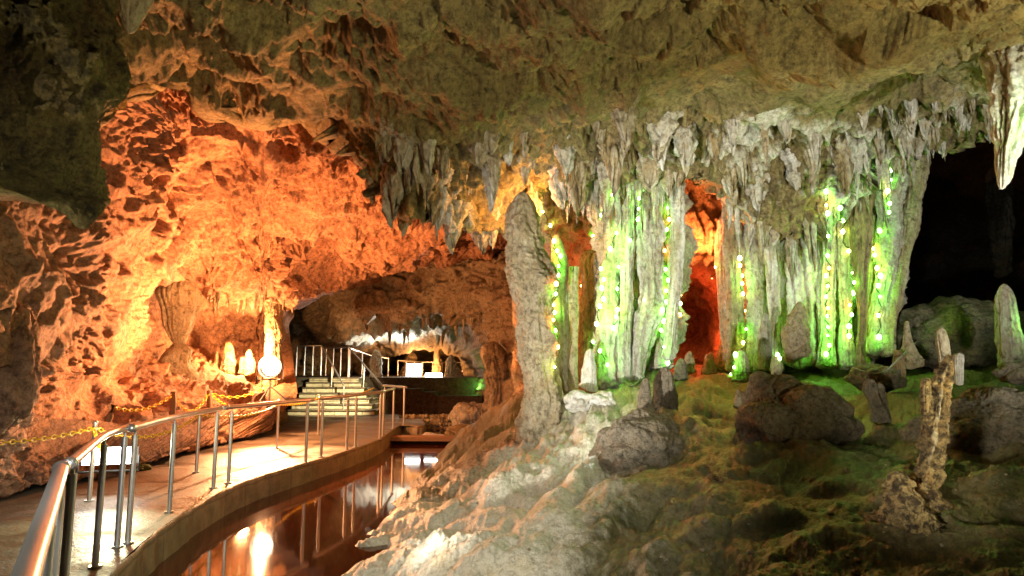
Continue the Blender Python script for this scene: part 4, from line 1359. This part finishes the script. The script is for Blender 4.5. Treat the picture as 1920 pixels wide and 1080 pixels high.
c0 = np.array([-4.9, 5.2, 0.95])
c1 = chain_post(on(167, 940, 0), 'steel chain post beside the near floodlight')
c2 = chain_post(on(368, 886, 0), 'steel chain post in the middle of the path edge')
c3 = chain_post(on(519, 841, 0), 'steel chain post casting a shadow on the bright floor patch')
c4 = chain_post(on(596, 815, 0), 'steel chain post farthest along the path')
c5 = on(700, 785, 0) + (0, 0, 0.9)


def chain(a, b, sag, label, R=0.026, group='yellow chains'):
    a, b = np.array(a, float), np.array(b, float)
    ln = np.linalg.norm(b - a) * (1 + 2.6 * (sag / np.linalg.norm(b - a)) ** 2)
    pitch = R * 2.5
    n = max(4, int(ln / pitch))
    t = (np.arange(n) + 0.5) / n
    P = a + (b - a) * t[:, None]
    P[:, 2] -= sag * 4 * t * (1 - t)
    m = MB()
    for i in range(n):
        tg = P[min(i + 1, n - 1)] - P[max(i - 1, 0)]
        tg /= np.linalg.norm(tg)
        s = np.cross(tg, (0, 0, 1))
        s /= np.linalg.norm(s)
        u_ = np.cross(s, tg)
        m.link_ring(P[i], tg, s if i % 2 else u_, R * 0.8, 1.75, R * 0.28)
    return tag(m.build('chain', M['chain'], None, P[0]), label, 'chain', group)


chain(c0, c1, 0.10, 'yellow plastic chain sagging in from the left edge')
chain(c1, c2, 0.20, 'yellow plastic chain passing over the near floodlight')
chain(c2, c3, 0.12, 'yellow plastic chain tied in a loose knot in mid path')
chain(c3, c4, 0.06, 'yellow plastic chain in front of the bright floor patch')
chain(c4, c5, 0.10, 'yellow plastic chain ending near the stairs')
# knot tails
m = MB()
for q in range(7):
    m.link_ring(c1 + (0.02 + 0.012 * q, -0.04, -0.03 - 0.034 * q), (0.3, 0, -0.95), (0, 1, 0) if q % 2 else (0.95, 0, 0.3), 0.02, 1.6, 0.007)
tag(m.build('chain', M['chain'], None, c1), 'loose yellow chain end dangling from the post by the near floodlight', 'chain', 'yellow chains')

# wooden posts on the ledge and their chain
WPOST = 'wooden posts on the rock ledge'


def wood_post(px0, py0, px1, py1, d, label):
    h_ = BVH['cave_wall'].ray_cast(Vector((0, 0, CAMZ)), ray(px0, py0))
    d = h_[0].y - 0.05
    b, t_ = at(px0, py0, d), at(px1, py1, d)
    m = MB()
    m.tube([b - (t_ - b) * 0.3, b * 0.5 + t_ * 0.5 + (0.01, 0, 0), t_], [0.055, 0.05, 0.045], 10)
    tag(m.build('wooden_post', M['wood'], None, b), label, 'post', WPOST)
    return t_ - (t_ - b) * 0.12


w1 = wood_post(197, 800, 214, 758, 10.0, 'leaning wooden post nearest on the left ledge')
w2 = wood_post(322, 778, 325, 734, 12.6, 'upright wooden post in the middle of the ledge')
w3 = wood_post(392, 768, 392, 732, 13.6, 'upright wooden post nearest the lamp')
chain(w1, w2, 0.14, 'old yellow chain between the leaning and the middle wooden posts', 0.03)
chain(w2, w3, 0.32, 'old yellow chain sagging deeply between the two upright wooden posts', 0.03)
chain(w3, at(503, 722, 13.5), 0.16, 'old yellow chain from the last wooden post to the lamp', 0.03)
chain(w3 + (0, 0, -0.02), at(470, 778, 14.6), 0.06, 'old yellow chain dropping from the last wooden post along the ledge', 0.03)

# ------------------------------------------------------------------ lamps one can see


def floodlight(c, aim, w, h, label, glow, dome=False, stand=0.0, group='floodlights'):
    c = np.array(c, float)
    t = empty('floodlight', c, label, 'floodlight', group)
    f = np.array(aim, float) - c
    f /= np.linalg.norm(f)
    s = np.cross(f, (0, 0, 1))
    s /= np.linalg.norm(s)
    u_ = np.cross(s, f)

    def frus(z0, z1, w0, h0, w1, h1):
        V = []
        for z, a, b in ((z0, w0, h0), (z1, w1, h1)):
            V += [c + f * z - s * a / 2 - u_ * b / 2, c + f * z + s * a / 2 - u_ * b / 2, c + f * z + s * a / 2 + u_ * b / 2, c + f * z - s * a / 2 + u_ * b / 2]
        return V, [(3, 2, 1, 0), (4, 5, 6, 7), (0, 1, 5, 4), (1, 2, 6, 5), (2, 3, 7, 6), (3, 0, 4, 7)]
    m = MB()
    m.add(*frus(-0.22 * w - 0.06, -0.02, w * 0.6, h * 0.6, w * 1.06, h * 1.08))
    if dome:
        m = MB()
        m.tube([c - f * (w * 0.7), c - f * (w * 0.55), c - f * (w * 0.2)], [w * 0.2, w * 0.4, w * 0.62], 24)
        m.tube([c - f * (w * 0.2), c + f * 0.10], [w * 0.6, w * 0.66], 32, False)
    m.build('housing', M['black'], t, smooth_on=dome)
    m = MB()
    if dome:
        m.tube([c - f * 0.02, c + f * 0.01, c + f * 0.02], [w * 0.5, w * 0.48, w * 0.3], 32)
    else:
        m.add(*frus(-0.012, 0.02, w, h, w * 0.97, h * 0.95))
    m.build('lamp_glass', glow, t)
    m = MB()
    bw = 0.72 if dome else 0.56
    for sg in (-1, 1):
        m.tube([c + s * sg * (w * bw), c + s * sg * (w * bw) - (0, 0, h * 0.5 + 0.08)], 0.012, 8)
    m.tube([c - s * (w * 0.56) - (0, 0, h * 0.5 + 0.08), c + s * (w * 0.56) - (0, 0, h * 0.5 + 0.08)], 0.014, 8)
    if stand:
        m.tube([c - (0, 0, h * 0.5 + 0.08), c - (0, 0, stand)], 0.02, 8)
        for a in (0.3, 2.4, 4.5):
            m.tube([c - (0, 0, stand - 0.3), c + (0.35 * math.cos(a), 0.35 * math.sin(a), -stand)], 0.014, 8)
    m.build('bracket', M['black'], t)
    return t


floodlight(at(508, 688, 13.6), (-4, 4, 2.0), 0.36, 0.36, 'glaring warm floodlight on the ledge, brightest light in the cave', M['glow_main'], True, 0.7)
floodlight(at(205, 855, 7.9), (-4.0, 5.0, 0.2), 0.58, 0.20, 'wide white floodlight on the floor behind the chain post', M['glow_white'])
floodlight(at(776, 700, 26), (-3.0, 10, 1.6), 0.6, 0.75, 'left of two white floodlights on the rear terrace', M['glow_white'])
floodlight(at(813, 709, 24), (-2.5, 10, 1.0), 0.62, 0.36, 'right and lower of two white floodlights on the rear terrace', M['glow_white'])
mm = MB()
for q in range(60):
    p = on(rr.uniform(235, 275), rr.uniform(862, 884), 0.0)
    mm.ball(p + (0, 0, 0.02), rr.uniform(0.03, 0.09), 8, 6, (1, 1, 0.7))
o = mm.build('moss', M['moss'], None)
o['kind'] = 'stuff'
o['label'] = 'green moss growing beside the near floodlight'

# ------------------------------------------------------------------ stairs, terrace, rear rails
S0 = on(560, 776, 0.0)
st = empty('staircase', (-6.0, 20.5, 0), 'pale stone staircase climbing to the rear terrace', 'staircase')
ZT = 1.16
xl = at(545, 740, 20.8)[0]
NST = 7
for i in range(NST):
    xr_ = at(706 - i * 10, 740, 20.8)[0]
    y0 = 20.6 + i * 0.34
    z1 = ZT * (i + 1) / NST
    m = MB()
    m.box(((xl + xr_) / 2, y0 + 1.6, z1 / 2 - 0.02), (xr_ - xl, 3.2, z1 - 0.05), bev=0.004)
    o = m.build('riser', M['pale_blocks'], st, smooth_on=False)
    me = o.data
    a_ = me.attributes.new('along', 'FLOAT', 'POINT')
    a_.data.foreach_set('value', np.array([v.co.x for v in me.vertices], np.float32))
    m = MB()
    m.box(((xl + xr_) / 2 + 0.02, y0 + 0.16, z1 - 0.022), (xr_ - xl + 0.06, 0.40, 0.045), bev=0.01)
    m.build('tread', M['concrete'], st)
# terrace slab
tw = at(905, 740, 22.4)[0]
m = MB()
m.box(((xl - 3 + tw + 0.5) / 2, 29.5, ZT / 2 - 0.1), (tw + 0.5 - xl + 3, 12.5, ZT + 0.16))
m.build('terrace', M['dark'], None, (-5, 29, 0))['kind'] = 'structure'
xd = at(712, 740, 21.8)[0]
m = MB()
for k, (a, b, t_) in enumerate(((712, 790, 729), (790, 816, 735), (816, 905, 742))):
    xa, xb = at(a, 740, 22.2)[0], at(b, 740, 22.2)[0]
    zt = at(800, t_, 22.2)[2]
    m.box(((xa + xb) / 2, 22.6, zt / 2 - 0.3), (xb - xa, 0.7, zt + 0.6), bev=0.02)
o = m.build('terrace_wall', M['dark'], None, (xd, 22.2, 0))
o['kind'] = 'thing'
tag(o, 'dark stepped wall below the rear terrace, behind the far handrail', 'wall')
# cobble wall behind the shallow pool
cw = empty('cobble_wall', at(830, 800, 19.2), 'low wall of rounded brown cobbles behind the shallow pool', 'wall')
cw['kind'] = 'thing'
m = MB()
V_, n_ = [], 0
for row in range(4):
    for q in range(26):
        px = 760 + q * 6.2 + (row % 2) * 3 + rr.uniform(-1, 1)
        p = at(px, 803 - row * 7.5 + rr.uniform(-1, 1), 19.4 + rr.uniform(-0.05, 0.05))
        m.ball(p, rr.uniform(0.062, 0.085), 9, 7, (1, 0.8, rr.uniform(0.85, 1.1)))
m.build('cobbles', M['tan'], cw)
m = MB()
pa, pb = at(750, 800, 19.7), at(925, 800, 19.7)
m.box(((pa[0] + pb[0]) / 2, 19.75, -0.25), (pb[0] - pa[0], 0.5, 0.62))
m.build('backing', M['dark'], cw)
# footbridge beam
pa, pb = at(742, 836, 15.6), at(878, 832, 15.4)
m = MB()
m.box(((pa[0] + pb[0]) / 2, 15.5, -0.17), (pb[0] - pa[0] + 0.3, 0.36, 0.12), rz=-0.06, bev=0.015)
m.box(((pa[0] + pb[0]) / 2, 15.72, -0.23), (pb[0] - pa[0] + 0.2, 0.12, 0.16), rz=-0.06, bev=0.01)
tag(m.build('beam', M['wood'], None, pa), 'low brown beam lying across the water at the end of the pool', 'beam')

# stair rails and terrace rails
GR2 = 'steel railings of the stairs and terrace'


def railing(pts, label, nposts=None, h=1.08, r=0.026, posts=None):
    P = np.array(pts, float)
    t = empty('stair_railing', P[0] - (0, 0, h), label, 'railing', GR2)
    m = MB()
    m.tube(P, r, 10)
    m.build('top_rail', M['steel'], t)
    cum = np.r_[0, np.cumsum(np.linalg.norm(np.diff(P, axis=0), axis=1))]
    for s in np.linspace(0, cum[-1], nposts):
        p = np.array([np.interp(s, cum, P[:, k]) for k in range(3)])
        m = MB()
        m.tube([p - (0, 0, h), p], 0.024, 10)
        m.build('post', M['steel'], t)
    return t


railing([at(557, 649, 23.6), at(603, 648, 23.6)], 'level railing at the left top of the stairs', 4)
railing([at(603, 648, 23.4), at(645, 724, 20.9)], 'left railing sloping down the stairs', 3)
railing([at(654, 651, 23.4), at(716, 722, 20.6)], 'right railing sloping down the stairs', 3)
railing([at(716, 722, 20.6), at(758, 725, 19.6)], 'short level railing at the right foot of the stairs', 2, 1.0)
railing([at(612, 653, 25.5), at(654, 651, 24.0)], 'level railing at the right top of the stairs', 4)
railing([at(656, 653, 24.2), at(694, 666, 25.5), at(728, 672, 26.5)], 'railing running back along the terrace edge', 4)
railing([at(746, 676, 27.6), at(790, 679, 28.5), at(886, 680, 28.5)], 'distant railing in front of the rear display', 9)

# ------------------------------------------------------------------ fairy lights on the columns
dg = bpy.context.evaluated_depsgraph_get()
dg.update()


def hit(px, py):
    r_ = SC.ray_cast(dg, Vector((0, 0, CAMZ)), ray(px, py))
    return (np.array(r_[1]), np.array(r_[2])) if r_[0] else (at(px, py, 10.5), np.array([0, -1.0, 0]))


GL = 'strings of fairy lights on the columns'
GREEN = (0.15, 1.0, 0.03)
YEL = (0.62, 1.0, 0.08)
AMB = (1.0, 0.32, 0.06)


def string(pts, label, power=2.3):
    """pts: (px, py, colour) down one column"""
    full = []
    for k, q in enumerate(pts):
        full.append(q)
        if k + 1 < len(pts) and abs(pts[k + 1][1] - q[1]) > 26:
            r_ = pts[k + 1]
            full.append((q[0] * 0.5 + r_[0] * 0.5 + rr.uniform(-5, 5), q[1] * 0.5 + r_[1] * 0.5 + rr.uniform(-5, 5), rr.choice('gggggya')))
    pts = full
    H = []
    for px, py, c in pts:
        p, n_ = hit(px, py)
        v = np.array([0, 0, CAMZ]) - p
        v /= np.linalg.norm(v)
        H.append((p + v * 0.035, v, c))
    t = empty('fairy_light_string', H[-1][0], label, 'fairy lights', GL)
    cb = []
    for k in range(len(H) - 1):
        a, b = H[k][0] - H[k][1] * 0.02, H[k + 1][0] - H[k + 1][1] * 0.02
        for q in range(5):
            s = q / 5
            cb.append(a + (b - a) * s + np.array([0.035 * math.sin(s * 6.28 + k), 0, -0.05 * math.sin(s * 3.14)]))
    cb.append(H[-1][0])
    m = MB()
    m.tube(cb, 0.0085, 6)
    m.build('wire', M['darkcable'], t)
    for p, v, c in H:
        m = MB()
        m.ball(p, rr.uniform(0.017, 0.036), 10, 8, (1, 1, 1.25))
        m.build('bulb', M[{'g': 'glow_green', 'y': 'glow_yellow', 'a': 'glow_amber'}[c]], t)
        lamp('bulb_light', p + v * 0.10, power * (0.8 if c != 'g' else 1), {'g': GREEN, 'y': YEL, 'a': AMB}[c], 0.04)


string([(1018, 397, 'g'), (1039, 452, 'y'), (1051, 480, 'g'), (1046, 516, 'g'), (1042, 551, 'g'), (1040, 586, 'g'), (1041, 620, 'g'), (1040, 688, 'y')], 'string of green bulbs between the thick tan column and the bright green column')
string([(1148, 366, 'g'), (1112, 443, 'g'), (1156, 437, 'g'), (1127, 504, 'g'), (1128, 540, 'g'), (1125, 574, 'g'), (1112, 641, 'g'), (1139, 684, 'g')], 'string of green bulbs winding down the leaning white and green column')
string([(1198, 372, 'g'), (1196, 411, 'g'), (1160, 500, 'g'), (1158, 580, 'y'), (1150, 615, 'g')], 'string of green bulbs between the white columns')
string([(1252, 390, 'g'), (1250, 430, 'g'), (1248, 505, 'g'), (1249, 545, 'y'), (1242, 581, 'g'), (1240, 619, 'g'), (1252, 680, 'g')], 'string of green bulbs on the green lit column left of the red hollow')
string([(1090, 536, 'a'), (1208, 562, 'y'), (1278, 554, 'a'), (1275, 590, 'a')], 'string of amber bulbs crossing the white columns', 0.8)
string([(1341, 501, 'y'), (1335, 521, 'a')], 'pair of amber bulbs on the right edge of the red hollow', 1.2)
string([(1387, 484, 'y'), (1391, 517, 'g'), (1393, 551, 'y'), (1399, 617, 'g'), (1379, 665, 'g'), (1372, 703, 'g')], 'string of bulbs between the yellow green and lime green columns')
string([(1549, 359, 'g'), (1552, 400, 'g'), (1552, 479, 'g'), (1549, 517, 'g'), (1549, 556, 'g'), (1551, 593, 'g'), (1552, 629, 'g'), (1549, 664, 'g')], 'straight string of green bulbs down the bright green column')
string([(1575, 390, 'g'), (1580, 434, 'y'), (1598, 511, 'g'), (1599, 550, 'g'), (1597, 590, 'g'), (1592, 630, 'y')], 'string of bulbs down the slim pale green column')
string([(1670, 318, 'g'), (1664, 358, 'y'), (1667, 398, 'g'), (1638, 466, 'y'), (1640, 478, 'g'), (1651, 517, 'g'), (1650, 556, 'g'), (1648, 632, 'g')], 'string of large bulbs down the wide vivid green column', 3.0)
string([(1458, 666, 'g'), (1462, 672, 'g')], 'single green bulb on the mushroom headed stalagmite', 0.3)
lamp('edge_green_light', at(1952, 215, 5.7), 10, (0.45, 1, 0.25), 0.1)
lamp('stalagmite_green_light', at(1945, 600, 8.3), 7, (0.3, 1, 0.15), 0.1)

# cables lying about the colonnade


def cable(pts, label, r=0.011):
    P = []
    for px, py in pts:
        p, n_ = hit(px, py)
        v = np.array([0, 0, CAMZ]) - p
        P.append(p + v / np.linalg.norm(v) * 0.03)
    m = MB()
    m.tube(resample(P, 0.06), r, 8)
    return tag(m.build('cable', M['cable'], None, P[0]), label, 'cable', 'cables lying at the colonnade')


cable([(1170, 712), (1182, 724), (1200, 712), (1216, 694), (1240, 684), (1262, 684)], 'grey cable looping at the foot of the white columns')
cable([(1405, 690), (1430, 694), (1470, 697), (1505, 694), (1530, 690)], 'grey cable lying between the small stalagmites')
cable([(1600, 690), (1650, 700), (1690, 668), (1720, 640)], 'grey cable trailing towards the dark boulder')
print('stalactites', stal_n, 'objects', len(SC.objects))
